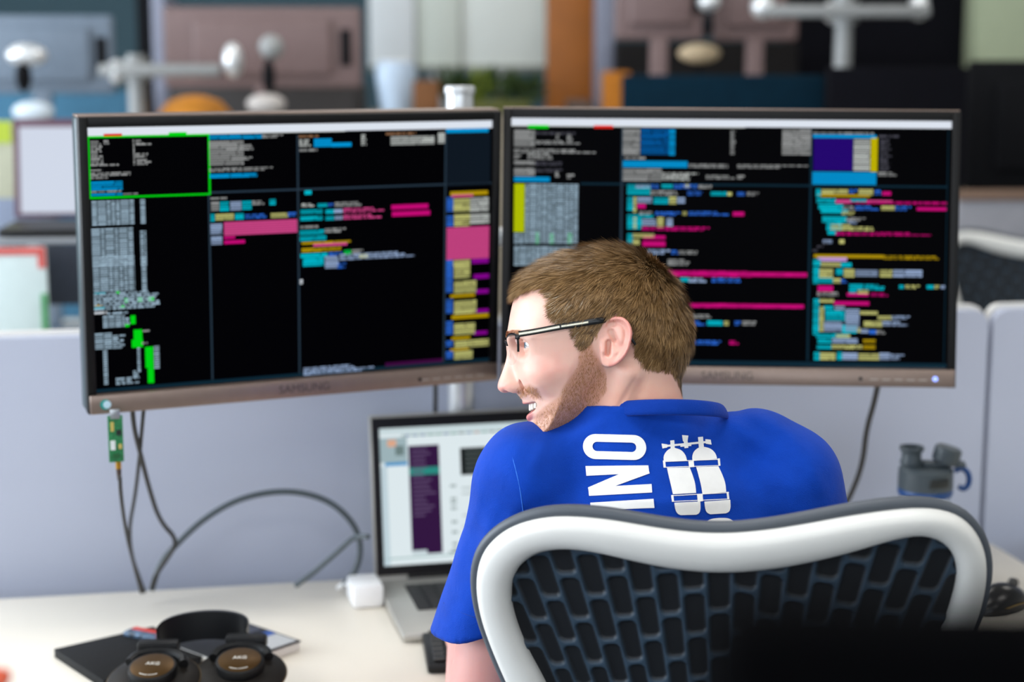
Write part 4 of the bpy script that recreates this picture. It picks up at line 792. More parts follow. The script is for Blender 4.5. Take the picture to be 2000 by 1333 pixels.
hair = link('hair', arrays_mesh('hair', to_local(to_world(V)), Fq, m_hair, cc), None, person); hair['kind'] = 'stuff'; hair['label'] = 'short sandy brown hair'
NB = 6500
rt = sample(hv, hq, NB, lambda c: np.clip(BDd(*zoomxy(c))/30, 0, 1)*(c[:, 0] > 5)*(head_parts(c)[1] > .8)); nn = normals(rt)
dr = tang(np.array([.15, 0, -1.])+0*rt, nn); dr = rot_about(dr, nn, .5*vnoise(rt/5)+rs.randn(NB)*.3)
mu = poly_d(*zoomxy(rt), MUST) > 0
b1_, b2_ = np.array(lin((150, 96, 58))), np.array(lin((204, 152, 104)))
V, Fq, cc = strands(rt, nn, dr, rs.uniform(2.0, 4.2, NB)*np.where(mu, 1.5, 1), np.full(NB, .45), np.full(NB, .34), mixc(np.repeat(b1_[None], NB, 0), b2_, rs.rand(NB)), 2)
bd = link('beard', arrays_mesh('beard', to_local(to_world(V)), Fq, m_hair, cc), None, person); bd['kind'] = 'stuff'; bd['label'] = 'short ginger stubble beard'
NE = 700
rt = sample(hv, hq, NE, lambda c: (c[:, 0] > 80)*(np.abs(c[:, 2]-14.5-.06*(np.abs(c[:, 1])-25)) < 3.0)*(np.abs(c[:, 1]) > 10)*(np.abs(c[:, 1]) < 45)); nn = normals(rt)
dr = tang(np.stack([-.3+0*rt[:, 0], np.sign(rt[:, 1]), .25+0*rt[:, 0]], 1), nn)
V, Fq, cc = strands(rt, nn, dr, rs.uniform(5, 8, NE), np.full(NE, .3), np.full(NE, .35), mixc(np.repeat(b1_[None], NE, 0), b2_, rs.rand(NE)), 2)
eb = link('eyebrows', arrays_mesh('eyebrows', to_local(to_world(V)), Fq, m_hair, cc), None, person); eb['kind'] = 'stuff'
# eyes and teeth
def hmesh(mb):     # bmesh in head mm -> person-local metres
    for v in mb.bm.verts: v.co = Vector(to_local(to_world(np.array(v.co)[None]))[0])
    return mb
m_eye = attr_mat('eyeball', rough=.12, spec=.6)
for sg in (1, -1):
    b_ = MB().sph((0, 0, 0), 12.2, 32); co = np.array([v.co for v in b_.bm.verts]); gz = np.array([.985, .10*sg, .02]); gz /= np.linalg.norm(gz)
    an = np.degrees(np.arccos(np.clip(co@gz/12.2, -1, 1))); ec = np.repeat(np.array([lin((226, 216, 210))]), len(co), 0)
    ec[an < 29] = lin((96, 122, 138)); ec[an < 12] = lin((12, 12, 14))
    for v in b_.bm.verts: v.co += Vector((78.5, 32*sg, 3.4))
    me = hmesh(b_).mesh('eye', True, 180); a_ = me.color_attributes.new('col', 'FLOAT_COLOR', 'POINT'); a_.data.foreach_set('color', np.concatenate([ec, np.ones((len(ec), 1))], 1).astype(np.float32).ravel())
    link('eye', me, m_eye, person)
tm = MB()
for i in range(-6, 7):
    L = i*4.9; t = abs(L)/26; F = 86.5-17*t*t-3.4; U = -65+8*t**1.6+2.0; sl = math.atan2(34*L/26/26, 1)
    tm.box(F, L, U, 4.2, 4.7, 8.6 if abs(i) < 4 else 7, 1.3, Matrix.Rotation(sl, 4, 'Z'), seg=3)
hmesh(tm).build('teeth', mat('tooth_enamel', (236, 228, 214), .25, var=.02), person)
# ------------------------------------------------------------------ t-shirt
WcN = V3(pt(1286, 806, 1.80))
def sleeve(p, sh, el, tilt):
    d = el-sh; a = d/np.linalg.norm(d); hem = sh+d*.585; nrm = a+np.array(tilt); nrm /= np.linalg.norm(nrm)
    f = cap(p, sh, hem+a*.05, .0555, .078); f = smax(f, (p-hem)@nrm, .004)
    hol = smax(cap(p, sh+d*.45, sh+d*1.0, .0575, .067), -((p-hem)@nrm+.05), .004); return smax(f, -hol, .004)
def shirt_f(p):
    f = torso_f(p)-.011
    lo = smin(f, ell(p, PEL+np.array([0, 0, .06]), (.172, .135, .16)), .06); f = smax(lo, .655-p[:, 2], .01)
    f = smin(f, sleeve(p, SLc, EL, (.30, -.12, 0)), .014); f = smin(f, sleeve(p, SRc, ER, (-.2, -.12, 0)), .014)
    pl_ = p[:, 2]-WcN[2]+.32*(p[:, 1]-WcN[1])-.002; f = smin(f, smax(cap(p, to_world(np.array([-24., 0, -40])), to_world(np.array([-34., 0, -125])), .0600, .0655), pl_, .003), .030)
    w_ = .0045*vnoise(p*np.array([9, 9, 5])+3)+.0030*vnoise(p@np.array([[20, 0, 9], [0, 20, 0], [-9, 0, 12]]).T)
    # drag lines from the armpits to the neck, fold at the sleeve head
    a = pt(1060, 1020, 1.75); dx = p[:, 0]-a.x; dz = p[:, 2]-a.z; w_ += .0028*np.sin((dx*.8+dz*.55)*95)*np.exp(-(dx*dx+dz*dz)/.006)
    b = pt(1500, 880, 1.75); dx = p[:, 0]-b.x; dz = p[:, 2]-b.z; w_ += .0030*np.sin((dx*.45+dz)*75)*np.exp(-(dx*dx*.5+dz*dz*2)/.006)
    c_ = pt(905, 1120, 1.78); dx = p[:, 0]-c_.x; dz = p[:, 2]-c_.z; w_ += .0030*np.sin((dx-dz*.35)*80)*np.exp(-(dx*dx+dz*dz)/.008)
    for (xa, ya), (xb, yb), A, sg in (((1436, 812), (1560, 872), .0040, .009), ((1420, 830), (1500, 900), .0025, .008), ((1196, 806), (1090, 872), .0035, .009), ((1215, 812), (1350, 818), .0022, .006), ((936, 950), (900, 1075), .0036, .008), ((900, 1060), (876, 1160), .0034, .007), ((1005, 985), (955, 1100), .0036, .009), ((950, 1010), (930, 1150), .0030, .008), ((1560, 900), (1610, 985), .0036, .010), ((1060, 860), (1025, 930), .0026, .009), ((1470, 940), (1600, 975), .0024, .012)):
        a = V3(pt(xa, ya, 1.74)); b = V3(pt(xb, yb, 1.74)); d = (b-a)[[0, 2]]; ln2 = d@d; q = p[:, [0, 2]]-a[[0, 2]]; t = np.clip(q@d/ln2, 0, 1); off = (q[:, 0]*d[1]-q[:, 1]*d[0])/math.sqrt(ln2); dd = np.linalg.norm(q-t[:, None]*d, axis=1)
        w_ += A*np.exp(-(dd/sg)**2)*(.35-off/sg)*np.sin(math.pi*np.clip(t, .08, .92))
    return f-w_
sv, sq = nets(shirt_f, (-.20, 1.50, .62), (.52, 2.06, 1.24), .0042, B=14, lip=1.25)
def fabric(name, rgb, var, ws):
    m = mat(name, rgb, .82, var=var, scale=26, spec=.18); nt = m.node_tree; b = nt.nodes['Principled BSDF']
    b.inputs['Sheen Weight'].default_value = .08; b.inputs['Sheen Roughness'].default_value = .4
    tc = nt.nodes.new('ShaderNodeTexCoord'); n2 = nt.nodes.new('ShaderNodeTexNoise'); n2.inputs['Scale'].default_value = ws; n2.inputs['Detail'].default_value = 2
    n3 = nt.nodes.new('ShaderNodeTexNoise'); n3.inputs['Scale'].default_value = 34; n3.inputs['Detail'].default_value = 4; n3.inputs['Distortion'].default_value = .6
    nt.links.new(tc.outputs['Object'], n2.inputs['Vector']); nt.links.new(tc.outputs['Object'], n3.inputs['Vector'])
    ad = nt.nodes.new('ShaderNodeMath'); ad.operation = 'MULTIPLY_ADD'; ad.inputs[1].default_value = 3.0; nt.links.new(n3.outputs['Fac'], ad.inputs[0]); nt.links.new(n2.outputs['Fac'], ad.inputs[2])
    bp = nt.nodes.new('ShaderNodeBump'); bp.inputs['Strength'].default_value = .42; bp.inputs['Distance'].default_value = .0022
    nt.links.new(ad.outputs[0], bp.inputs['Height']); nt.links.new(bp.outputs['Normal'], b.inputs['Normal']); return m
m_shirt = fabric('tshirt_blue', (0, 62, 172), .10, 1300)
shirt_me = arrays_mesh('tshirt', to_local(sv), sq, m_shirt); tsh = link('tshirt', shirt_me, None, person); tsh['label'] = 'royal blue t-shirt with white print'
m_rib = fabric('tshirt_rib', (0, 56, 158), .10, 1300)
Wc = pt(1286, 806, 1.80); ring = []
for k in range(240):
    a = 2*math.pi*k/240; ring.append(Vector((Wc.x+.0668*math.cos(a)+.003, Wc.y-.004+.0640*math.sin(a), Wc.z-.020*math.sin(a))))
cb = MB(); vs = []
for k, p in enumerate(ring):
    a = 2*math.pi*k/240; o = Vector((math.cos(a), math.sin(a), 0)); pr = []; rb = .0004 if k % 2 else -.0002
    for j in range(12):
        b = 2*math.pi*j/12; pr.append(cb.bm.verts.new(p+o*((.0026+rb)*math.cos(b)-.0030*math.sin(b))+Vector((0, 0, .0078*math.sin(b)))-Vector((PEL[0], PEL[1], 0))))
    vs.append(pr)
for k in range(240):
    for j in range(12): cb.bm.faces.new((vs[k][j], vs[(k+1) % 240][j], vs[(k+1) % 240][(j+1) % 12], vs[k][(j+1) % 12]))
cb.build('collar', m_rib, tsh, angle=180)
# print and seams: laid on the cloth
bvh = BVHTree.FromPolygons([Vector(v) for v in sv], [list(map(int, f)) for f in sq])
eye0 = Vector((0, 0, HC))
def cloth(px, py, lift=.0009):
    d = (pt(px, py, 1)-eye0).normalized(); h = bvh.ray_cast(eye0, d)
    if h[0] is None: return None
    return h[0]-d*lift-Vector((PEL[0], PEL[1], 0))
def patch(mb, loopA, loopB, n):
    """quads between two pixel polylines of equal length, n steps across"""
    rows = []
    for t in range(n+1):
        r = [cloth(a[0]+(b[0]-a[0])*t/n, a[1]+(b[1]-a[1])*t/n) for a, b in zip(loopA, loopB)]
        rows.append([mb.bm.verts.new(p) if p is not None else None for p in r])
    for r0, r1 in zip(rows[:-1], rows[1:]):
        for i in range(len(r0)-1):
            q = (r0[i], r0[i+1], r1[i+1], r1[i])
            if all(q): mb.bm.faces.new(q)
def seg(a, b, n): return [(a[0]+(b[0]-a[0])*i/n, a[1]+(b[1]-a[1])*i/n) for i in range(n+1)]
def zz(x, y): return 840+x/2.2477, 740+y/2.2477          # from a magnified crop to photo pixels
def quadp(mb, a, b, c, d, n=10, m=5): patch(mb, seg(zz(*a), zz(*b), n), seg(zz(*d), zz(*c), n), m)
m_print = mat('white_print', (238, 238, 236), .75, var=.02, scale=120, spec=.2)
def stadium(x0, x1, y0, y1, sk_, n=16):
    r = (y1-y0)/2; cy = (y0+y1)/2; p = []
    for k in range(10): p.append((x0+r+(x1-x0-2*r)*k/10, y0))
    for k in range(n+1): a = -math.pi/2+math.pi*k/n; p.append((x1-r+r*math.cos(a), cy+r*math.sin(a)))
    for k in range(1, 10): p.append((x1-r-(x1-x0-2*r)*k/10, y1))
    for k in range(n+1): a = math.pi/2+math.pi*k/n; p.append((x0+r+r*math.cos(a), cy+r*math.sin(a)))
    p.append(p[0]); return [zz(x, y+sk_*(x-x0)) for x, y in p]
pr = MB(); patch(pr, stadium(671, 949, 242, 352, .025), stadium(713, 905, 277, 318, .025), 4); pr.build('print_letter_o', m_print, tsh, angle=180)
pr = MB()
quadp(pr, (682, 384), (958, 381), (962, 413), (686, 427)); quadp(pr, (694, 478), (972, 463), (975, 500), (698, 515))
quadp(pr, (880, 398), (961, 406), (964, 416), (806, 474), 8, 6); quadp(pr, (806, 474), (694, 484), (693, 478), (880, 398), 8, 6); pr.build('print_letter_n', m_print, tsh, angle=180)
pr = MB(); quadp(pr, (703, 545), (981, 528), (985, 568), (706, 578)); pr.build('print_letter_i', m_print, tsh, angle=180)
pr = MB()
def body_strip(L_, R_, n=24): 
    patch(pr, [zz(*p) for p in L_], [zz(*p) for p in R_], 8)
def curve(pts, n=6):
    p = [Vector((x, y)) for x, y in pts]
    for _ in range(2): p = chaikin(p)
    return [(v.x, v.y) for v in p]
# left tank: shoulder dome, barrel, base; right tank likewise
body_strip(curve([(1062, 303), (1040, 315), (1024, 340), (1026, 362)]), curve([(1070, 303), (1102, 312), (1122, 335), (1128, 360)]))
body_strip(curve([(1040, 392), (1048, 430), (1058, 470), (1066, 508)]), curve([(1140, 390), (1155, 430), (1165, 465), (1168, 502)]))
body_strip(curve([(1072, 545), (1076, 575), (1086, 594), (1100, 600)]), curve([(1186, 540), (1188, 572), (1182, 592), (1168, 598)]))
body_strip(curve([(1188, 298), (1160, 315), (1150, 340), (1152, 362)]), curve([(1196, 298), (1232, 306), (1254, 328), (1260, 352)]))
body_strip(curve([(1168, 388), (1180, 430), (1190, 470), (1196, 508)]), curve([(1266, 385), (1285, 425), (1297, 460), (1300, 498)]))
body_strip(curve([(1204, 540), (1208, 575), (1216, 590), (1230, 596)]), curve([(1318, 532), (1320, 565), (1314, 585), (1298, 592)]))
pr.build('print_tanks', m_print, tsh, angle=180)
pr = MB()   # strap buckles, valves and manifold
for a in ([(1022, 360), (1032, 359), (1035, 390), (1025, 391)], [(1134, 363), (1157, 361), (1160, 388), (1137, 390)], [(1262, 351), (1272, 350), (1275, 381), (1266, 383)],
          [(1058, 512), (1068, 511), (1071, 540), (1062, 541)], [(1172, 508), (1196, 506), (1199, 538), (1175, 541)], [(1301, 498), (1310, 497), (1314, 528), (1305, 530)],
          [(1054, 272), (1072, 270), (1074, 304), (1056, 306)], [(1176, 257), (1198, 255), (1202, 300), (1180, 302)], [(1040, 291), (1212, 274), (1213, 283), (1041, 300)],
          [(1016, 285), (1042, 289), (1041, 303), (1020, 307)], [(1208, 266), (1232, 268), (1236, 290), (1210, 286)], [(1106, 248), (1134, 250), (1130, 276), (1110, 276)],
          [(1113, 272), (1130, 271), (1134, 304), (1117, 306)], [(1098, 286), (1146, 282), (1147, 296), (1099, 300)]):
    quadp(pr, *a, 4, 4)
for a, b in (([(1024, 363), (1272, 353)], [(1024, 366), (1272, 356)]), ([(1028, 388), (1274, 380)], [(1028, 391), (1274, 383)]), ([(1060, 513), (1312, 499)], [(1060, 516), (1312, 502)]), ([(1066, 538), (1314, 527)], [(1066, 541), (1314, 530)])):
    patch(pr, seg(zz(*a[0]), zz(*a[1]), 16), seg(zz(*b[0]), zz(*b[1]), 16), 1)
pr.build('print_valves', m_print, tsh, angle=180)
pr = MB(); body_strip(curve([(1206, 650), (1212, 628), (1235, 615), (1270, 612)]), curve([(1206, 690), (1240, 690), (1280, 690), (1300, 690)])); body_strip(curve([(1270, 612), (1310, 612), (1336, 628), (1340, 645)]), curve([(1300, 690), (1320, 690), (1338, 690), (1340, 690)]))
body_strip([(1098, 640), (1100, 690)], [(1146, 622), (1146, 690)]); pr.build('print_partial_letters', m_print, tsh, angle=180)
m_seam = mat('seam_thread', (40, 110, 215), .8, var=.05)
pts = [cloth(x, y, .0002) for x, y in ((984, 838), (991, 858), (1000, 890), (1008, 920), (1015, 950), (1020, 985), (1024, 1020))]
if all(pts): MB().tube(pts, .0006, 6, smooth=2).build('shoulder_seam', m_seam, tsh)
pts = [p for p in (cloth(x, y, .0002) for x, y in ((852, 1165), (866, 1178), (885, 1190), (905, 1199), (925, 1206), (945, 1212))) if p]
if len(pts) > 2: MB().tube(pts, .0005, 6, smooth=2).build('hem_seam', mat('hem_thread', (0, 50, 140), .8, var=.05), tsh)
# trousers and shoes (under the desk)
def tr_f(p):
    f = smin(legs_f(p, .014), ell(p, PEL, (.178, .135, .12)), .04); return smax(smax(f, p[:, 2]-.70, .01), .085-p[:, 2], .008)
tv, tq = nets(tr_f, (-.25, 1.55, .05), (.55, 2.40, .76), .009, B=12, lip=1.2)
link('trousers', arrays_mesh('trousers', to_local(tv), tq, fabric('denim', (44, 56, 82), .15, 900)), None, person)
for i in (0, 1):
    def sh_f(p, i=i):
        f = cap(p, ANK[i]-np.array([0, .025, .05]), ANK[i]+np.array([0, .18, -.062]), .046, .036); f = smin(f, cap(p, ANK[i]-np.array([0, .01, .05]), ANK[i]+np.array([0, 0, -.005]), .045, .05), .02); return smax(f, .004-p[:, 2], .004)
    a = ANK[i]; v_, q_ = nets(sh_f, a+np.array([-.08, -.12, -.11]), a+np.array([.08, .26, .08]), .006, B=12, lip=1.2)
    link('shoe', arrays_mesh('shoe', to_local(v_), q_, mat('shoe_leather', (52, 42, 36), .5, var=.1)), None, person)
# ------------------------------------------------------------------ eyeglasses
gl = empty('eyeglasses', to_world(np.array([[108., 0, 4.]]))[0], label='half-rim glasses with black and silver temples worn by the man', cat='glasses')
def gmesh(mb):
    for v in mb.bm.verts: v.co = Vector(to_world(np.array(v.co)[None])[0])-gl.location
    return mb
m_gblack = mat('glasses_black', (20, 22, 24), .25, .2, var=0); m_gsil = mat('glasses_silver', (196, 192, 172), .28, .9, var=.03)
m_lens = bpy.data.materials.new('spectacle_lens'); m_lens.use_nodes = True; nt = m_lens.node_tree; nt.nodes.clear()
o_ = nt.nodes.new('ShaderNodeOutputMaterial'); mx_ = nt.nodes.new('ShaderNodeMixShader'); tr = nt.nodes.new('ShaderNodeBsdfTransparent'); gs = nt.nodes.new('ShaderNodeBsdfGlossy')
gs.inputs['Roughness'].default_value = .03; tr.inputs['Color'].default_value = (.95, .96, .96, 1); mx_.inputs[0].default_value = .035; nt.links.new(tr.outputs[0], mx_.inputs[1]); nt.links.new(gs.outputs[0], mx_.inputs[2]); nt.links.new(mx_.outputs[0], o_.inputs[0])
def lensF(L, U): return 109.2-.0030*(abs(L)-2)**2-(12-U)*.04
LO = [(64, 10), (60, 13.2), (48, 14.2), (34, 13.6), (20, 11.6), (13, 8), (12, 1), (14, -8), (20, -14.5), (32, -18), (46, -17.5), (57, -12), (63, -2)]
for sg in (1, -1):
    side = 'near' if sg > 0 else 'far'
    p = [Vector((l, u)) for l, u in LO]
    for _ in range(2): p = chaikin(p, True)
    ln_ = MB(); c = Vector((38, -2)); loops = []
    for s in (1., .66, .33, .02): loops.append([(c.x+(v.x-c.x)*s, c.y+(v.y-c.y)*s) for v in p])
    for dF in (0, 1.6):
        vr = [[ln_.bm.verts.new((lensF(l, u)-dF, l*sg, u)) for l, u in lp] for lp in loops]
        for a, b in zip(vr[:-1], vr[1:]):
            for i in range(len(a)): ln_.bm.faces.new((a[i], a[(i+1) % len(a)], b[(i+1) % len(a)], b[i]))
        if dF == 0: fv = vr[0]
    for i in range(len(fv)): ln_.bm.faces.new((fv[i], fv[(i+1) % len(fv)], vr[0][(i+1) % len(fv)], vr[0][i]))
    gmesh(ln_).build('lens', m_lens, gl, angle=180)
    top = [(lensF(l, u)-.6, l*sg, u+.3) for l, u in [(63.6, -4), (64.2, 4), (63.6, 10.5), (59, 13.6), (48, 14.6), (34, 14), (20, 12), (13, 8.4), (11.6, 2)]]
    gmesh(MB().tube(top, 1.25, 8, smooth=2)).build('rim', m_gblack, gl)
    tp = []
    for x, y, L in ((232, 676, 67), (330, 661, 70), (490, 630, 73.5), (640, 607, 76), (755, 588, 75), (800, 584, 68)): F, U = near(x, y, L); tp.append((F, L*sg, U))
    F, U = near(862, 598, 72); tp.append((F, 69*sg, U)); F, U = near(915, 680, 72); tp.append((F, 72.5*sg, U)); F, U = near(955, 742, 70); tp.append((F, 71*sg, U))
    def bar(pts, h, w_, nm, m, dl=0.):
        b = MB(); P_ = [Vector(v) for v in pts]
        for _ in range(2): P_ = chaikin(P_)
        rg = []
        for i, v in enumerate(P_):
            d = (P_[min(i+1, len(P_)-1)]-P_[max(i-1, 0)]).normalized(); s_ = Vector((0, sg, 0)); u_ = d.cross(s_).normalized(); u_ = u_ if u_.z > 0 or abs(d.z) > .7 else -u_
            hh = h(i/(len(P_)-1)) if callable(h) else h
            rg.append([b.bm.verts.new(v+u_*a*hh+s_*(c_*w_+dl)) for a, c_ in ((-.5, -.5), (-.5, .3), (-.3, .5), (.3, .5), (.5, .3), (.5, -.5))])
        for a, c_ in zip(rg[:-1], rg[1:]):
            for i in range(6): b.bm.faces.new((a[i], a[(i+1) % 6], c_[(i+1) % 6], c_[i]))
        b.bm.faces.new(rg[0]); b.bm.faces.new(rg[-1]); gmesh(b).build(nm, m, gl, angle=50)
    bar(tp, lambda t: 6.2 if t < .55 else 6.2-4.2*(t-.55)/.45, 2.2, 'temple', m_gblack)
    bar([tp[0], tp[1], tuple(tp[2][i]*.97+tp[1][i]*.03 for i in range(3))], 2.9, 1.0, 'temple_stripe', m_gsil, 1.25*1)
    bar([tuple(tp[2][i]*.96+tp[3][i]*.04 for i in range(3)), tp[3], tuple(tp[3][i]*.8+tp[4][i]*.2 for i in range(3))], 2.4, 1.0, 'temple_stripe', m_gsil, 1.2)
    gmesh(MB().box(97.5, 65.6*sg, 11.8, 5, 3.2, 5.4, .8)).build('hinge', m_gblack, gl)
    gmesh(MB().sph((104.5, 8.2*sg, -8), 1, 12, (1.4, 2.2, 4.4)).tube([(104.5, 9*sg, -7), (106, 11*sg, -3), (107.6, 12*sg, 0)], .5, 6)).build('nose_pad', m_glass, gl)
gmesh(MB().tube([(108.2, 12, 5), (110.4, 6, 7), (110.8, 0, 7.6), (110.4, -6, 7), (108.2, -12, 5)], 1.2, 8, smooth=2)).build('bridge', m_gblack, gl)
# ------------------------------------------------------------------ the mesh-backed office chair in front
m_cw = mat('chair_white', (224, 224, 220), .40, var=.015); m_cg = mat('chair_edge_grey', (74, 80, 88), .5, var=.04)
m_cs = mat('chair_sheet', (30, 40, 50), .36, var=.08, spec=.6); m_cb = mat('chair_black', (20, 21, 23), .5, var=.05)
CY = R(-8); CT = R(10); c_root = np.array([.19, 1.80, 0.]); c0 = np.array([.2059, 1.5196, 1.0293])
ce1 = np.array([math.cos(CY), math.sin(CY), 0]); cn = np.array([-math.sin(CY), math.cos(CY), 0]); cup_ = np.array([0, 0, math.cos(CT)])-cn*math.sin(CT); cfw = cn*math.cos(CT)+np.array([0, 0, math.sin(CT)])
def cpos(a, s, d):      # on the curved back: across, up, depth (towards the sitter)
    a = np.asarray(a, float); s = np.asarray(s, float); d = np.asarray(d, float)+.55*a*a
    w_ = c0+a[..., None]*ce1+s[..., None]*cup_+d[..., None]*cfw-c_root
    return np.stack([w_@ce1, w_@cn, w_[..., 2]], -1)
OUT = [(-227.8, -125.7), (-242.6, -86.6), (-252.3, -53.2), (-255.4, -20), (-250.3, 6), (-239.1, 27.3), (-217.8, 48.2), (-189.5, 63.1), (-159.4, 70.7), (-120.2, 72.5), (-81.7, 68.7), (-43.6, 65.3), (-5.9, 65.8), (31.3, 70.7), (68.2, 78), (104.9, 85.6), (141.7, 90.4), (169.4, 90.8), (193, 86), (212.3, 75.5), (227.8, 56.2), (237.5, 32.3), (239.9, 5.6), (235.8, -26.2), (225.7, -55.1), (208, -120), (180, -215), (156, -290), (138, -345), (110, -385), (60, -400), (0, -403), (-60, -400), (-110, -385), (-136, -345), (-152, -290), (-178, -230), (-206, -175)]
INN = [(-181.8, -116.9), (-197.8, -87.1), (-210, -53.7), (-213.1, -29), (-208.9, -6.1), (-195.6, 12.5), (-177.6, 24.4), (-150.1, 29.7), (-120.5, 27.8), (-81.6, 21), (-43.1, 16.7), (-5.1, 16.8), (32.6, 21.5), (69.9, 29.5), (106.8, 39.9), (139, 51.2), (162, 56.6), (180.9, 53.6), (195.6, 43.3), (204.1, 27), (206.3, 8.3), (201.7, -18.1), (194, -47.3), (175, -115), (146, -215), (121, -285), (103, -335), (70, -360), (0, -366), (-70, -360), (-101, -335), (-117, -290), (-137, -225), (-160, -165)]
def polar(poly, n=240):
    p = chk(poly, 2)-np.array([-5, -110]); p = np.concatenate([p, p[:1]]); th = np.linspace(-math.pi, math.pi, n, endpoint=False); out = []
    for t in th:
        d = np.array([math.cos(t), math.sin(t)]); c = p[:, 0]*d[1]-p[:, 1]*d[0]; best = 0
        for i in np.nonzero((c[:-1] <= 0) != (c[1:] <= 0))[0]:
            k = c[i]/(c[i]-c[i+1]); q = p[i]+(p[i+1]-p[i])*k; best = max(best, q@d)
        out.append(d*best+np.array([-5, -110]))
    return np.array(out)/1000
po, pi_ = polar(OUT), polar(INN)
chair = empty('office_chair', c_root, CY, 'office chair with white butterfly frame and dark slotted back behind the man', 'chair', 'white framed office chairs')
prof = [(.17, .006), (.16, -.003), (.18, -.009), (.25, -.0135), (.36, -.0165), (.62, -.0165), (.84, -.0130), (.96, -.006), (1.0, .003), (.95, .012), (.5, .014), (.20, .013)]
n_r = len(po); V = np.concatenate([cpos(po[:, 0]+(pi_-po)[:, 0]*w_, po[:, 1]+(pi_-po)[:, 1]*w_, np.full(n_r, d)) for w_, d in prof])
ii = np.arange(n_r); jj = (ii+1) % n_r; k = len(prof)
Fq = np.concatenate([np.stack([a*n_r+ii, a*n_r+jj, b*n_r+jj, b*n_r+ii], 1) for a, b in ((a, (a+1) % k) for a in range(k))])
link('back_frame', arrays_mesh('back_frame', V, Fq, m_cw), None, chair)
pin = po+(pi_-po)/np.linalg.norm(pi_-po, axis=1)[:, None]*.0062
ring = [Vector(cpos(np.array([x]), np.array([y]), np.array([.004]))[0]) for x, y in pin]
MB().tube(ring, .0068, 10, closed=True).build('edge_trim', m_cg, chair, angle=180)
# back sheet with staggered long slots
def slots(a, s):
    g = 1+2.3*np.clip(s+.10, -.12, .3); u = a/g/.0195; ci = np.floor(u); fu = (u-ci-.5)*.0195*g
    v = s/.0465+.5*(ci % 2)+.08*np.abs(u); fv = (v-np.floor(v)-.5)*.0465
    hx, hy, r = .0082*g, .0205, .0060
    qx = np.abs(fu)-hx+r; qy = np.abs(fv)-hy+r; return np.hypot(np.maximum(qx, 0), np.maximum(qy, 0))+np.minimum(np.maximum(qx, qy), 0)-r
hs = .0016; A_, S_ = np.meshgrid(np.arange(-.225, .222, hs), np.arange(-.375, .066, hs), indexing='ij')
ok = poly_d(A_, S_, chk(INN, 2)/1000) > -.007; sd = slots(A_, S_); kk_ = np.clip(.5-sd/.0034, 0, 1); kk_ = kk_*kk_*(3-2*kk_); dep = .0032*kk_
Vs = cpos(A_, S_, -.001+dep).reshape(-1, 3); ny_ = A_.shape[1]; I, J = np.nonzero(ok[:-1, :-1] & ok[1:, :-1] & ok[:-1, 1:] & ok[1:, 1:])
Fs = np.stack([I*ny_+J, (I+1)*ny_+J, (I+1)*ny_+J+1, I*ny_+J+1], 1); us, inv = np.unique(Fs, return_inverse=True)
sheet = link('back_sheet', arrays_mesh('back_sheet', Vs[us], inv.reshape(Fs.shape), attr_mat('chair_sheet_two_tone', rough=.5, spec=.35), (np.array(lin((44, 62, 78)))+(np.array(lin((15, 19, 24)))-np.array(lin((44, 62, 78))))*kk_.reshape(-1, 1))[us]), None, chair); sheet['label'] = 'dark sheet with staggered long slots'
# seat, spine, post, five-star base
seat = MB().box(0, .02, .475, .50, .47, .07, .03, seg=4)
seat.build('seat', m_cb, chair)
MB().tube([tuple(cpos(np.array([0.]), np.array([-.38]), np.array([-.008]))[0]), (0, -.255, .50), (0, -.20, .43), (0, -.05, .41)], .022, 12, smooth=2).build('spine', m_cb, chair)
MB().box(0, 0, .425, .16, .22, .05, .012).build('tilt_mechanism', m_cb, chair)
MB().cyl((0, 0, .10), (0, 0, .41), .025, n=20).build('gas_post', m_cb, chair)
for i in range(5):
    a = 2*math.pi*i/5+.3; d = Vector((math.cos(a), math.sin(a), 0))
    lg = MB().tube([Vector((0, 0, .105)), d*.15+Vector((0, 0, .095)), d*.30+Vector((0, 0, .075))], lambda t: .024-.009*t, 10).build('base_leg', m_cw, chair)
    MB().cyl(d*.30+Vector((-d.y, d.x, 0))*.022+Vector((0, 0, .029)), d*.30-Vector((-d.y, d.x, 0))*.022+Vector((0, 0, .029)), .029, n=18).build('caster', m_cb, lg)
# ------------------------------------------------------------------ things close to the camera
fd = empty('desk', (.62, .62, 0), label='dark desk close to the camera carrying the black monitor', cat='desk')
MB().box(0, 0, .7175, 1.3, .62, .025, .003).build('desktop', mat('dark_laminate', (50, 48, 46), .5, var=.05), fd)
for sx in (-1, 1): MB().box(sx*.6, 0, .3525, .04, .56, .705, .004).build('leg', m_leg, fd)
p_ = pt(1400, 1276, .32); fm = empty('computer_monitor', (p_.x+.30, p_.y+.02, .73), R(-3), 'out of focus black monitor at the lower right, nearest the camera', 'monitor')
zt = p_.z-.73
MB().box(0, 0, zt-.18, .60, .03, .36, .012).build('housing', mat('soft_black', (3, 3, 4), .95, var=.05, spec=.03), fm)
MB().box(0, .016, zt-.18, .57, .002, .33).build('screen', m_panel, fm, smooth=False)
MB().cyl((0, -.03, .01), (0, -.03, zt-.15), .025, n=18).build('neck', m_black, fm); MB().cyl((0, -.02, 0), (0, -.02, .012), .12, n=32).build('foot', m_black, fm)
cbn = empty('low_cabinet', (-.66, .82, 0), label='grey cabinet at the left edge close to the camera', cat='cabinet')
MB().box(0, 0, .54, .60, .40, 1.08, .004).build('body', m_leg, cbn)
for k in range(3): dr_ = MB().box(0, -.205, .19+.35*k, .57, .012, .33, .003).build('drawer', mat('drawer_grey', (170, 172, 175), .5, var=.03), cbn); MB().box(0, -.218, .29+.35*k, .14, .016, .012, .003).build('handle', m_alu, dr_)
p_ = pt(42, 1318, 1.0)
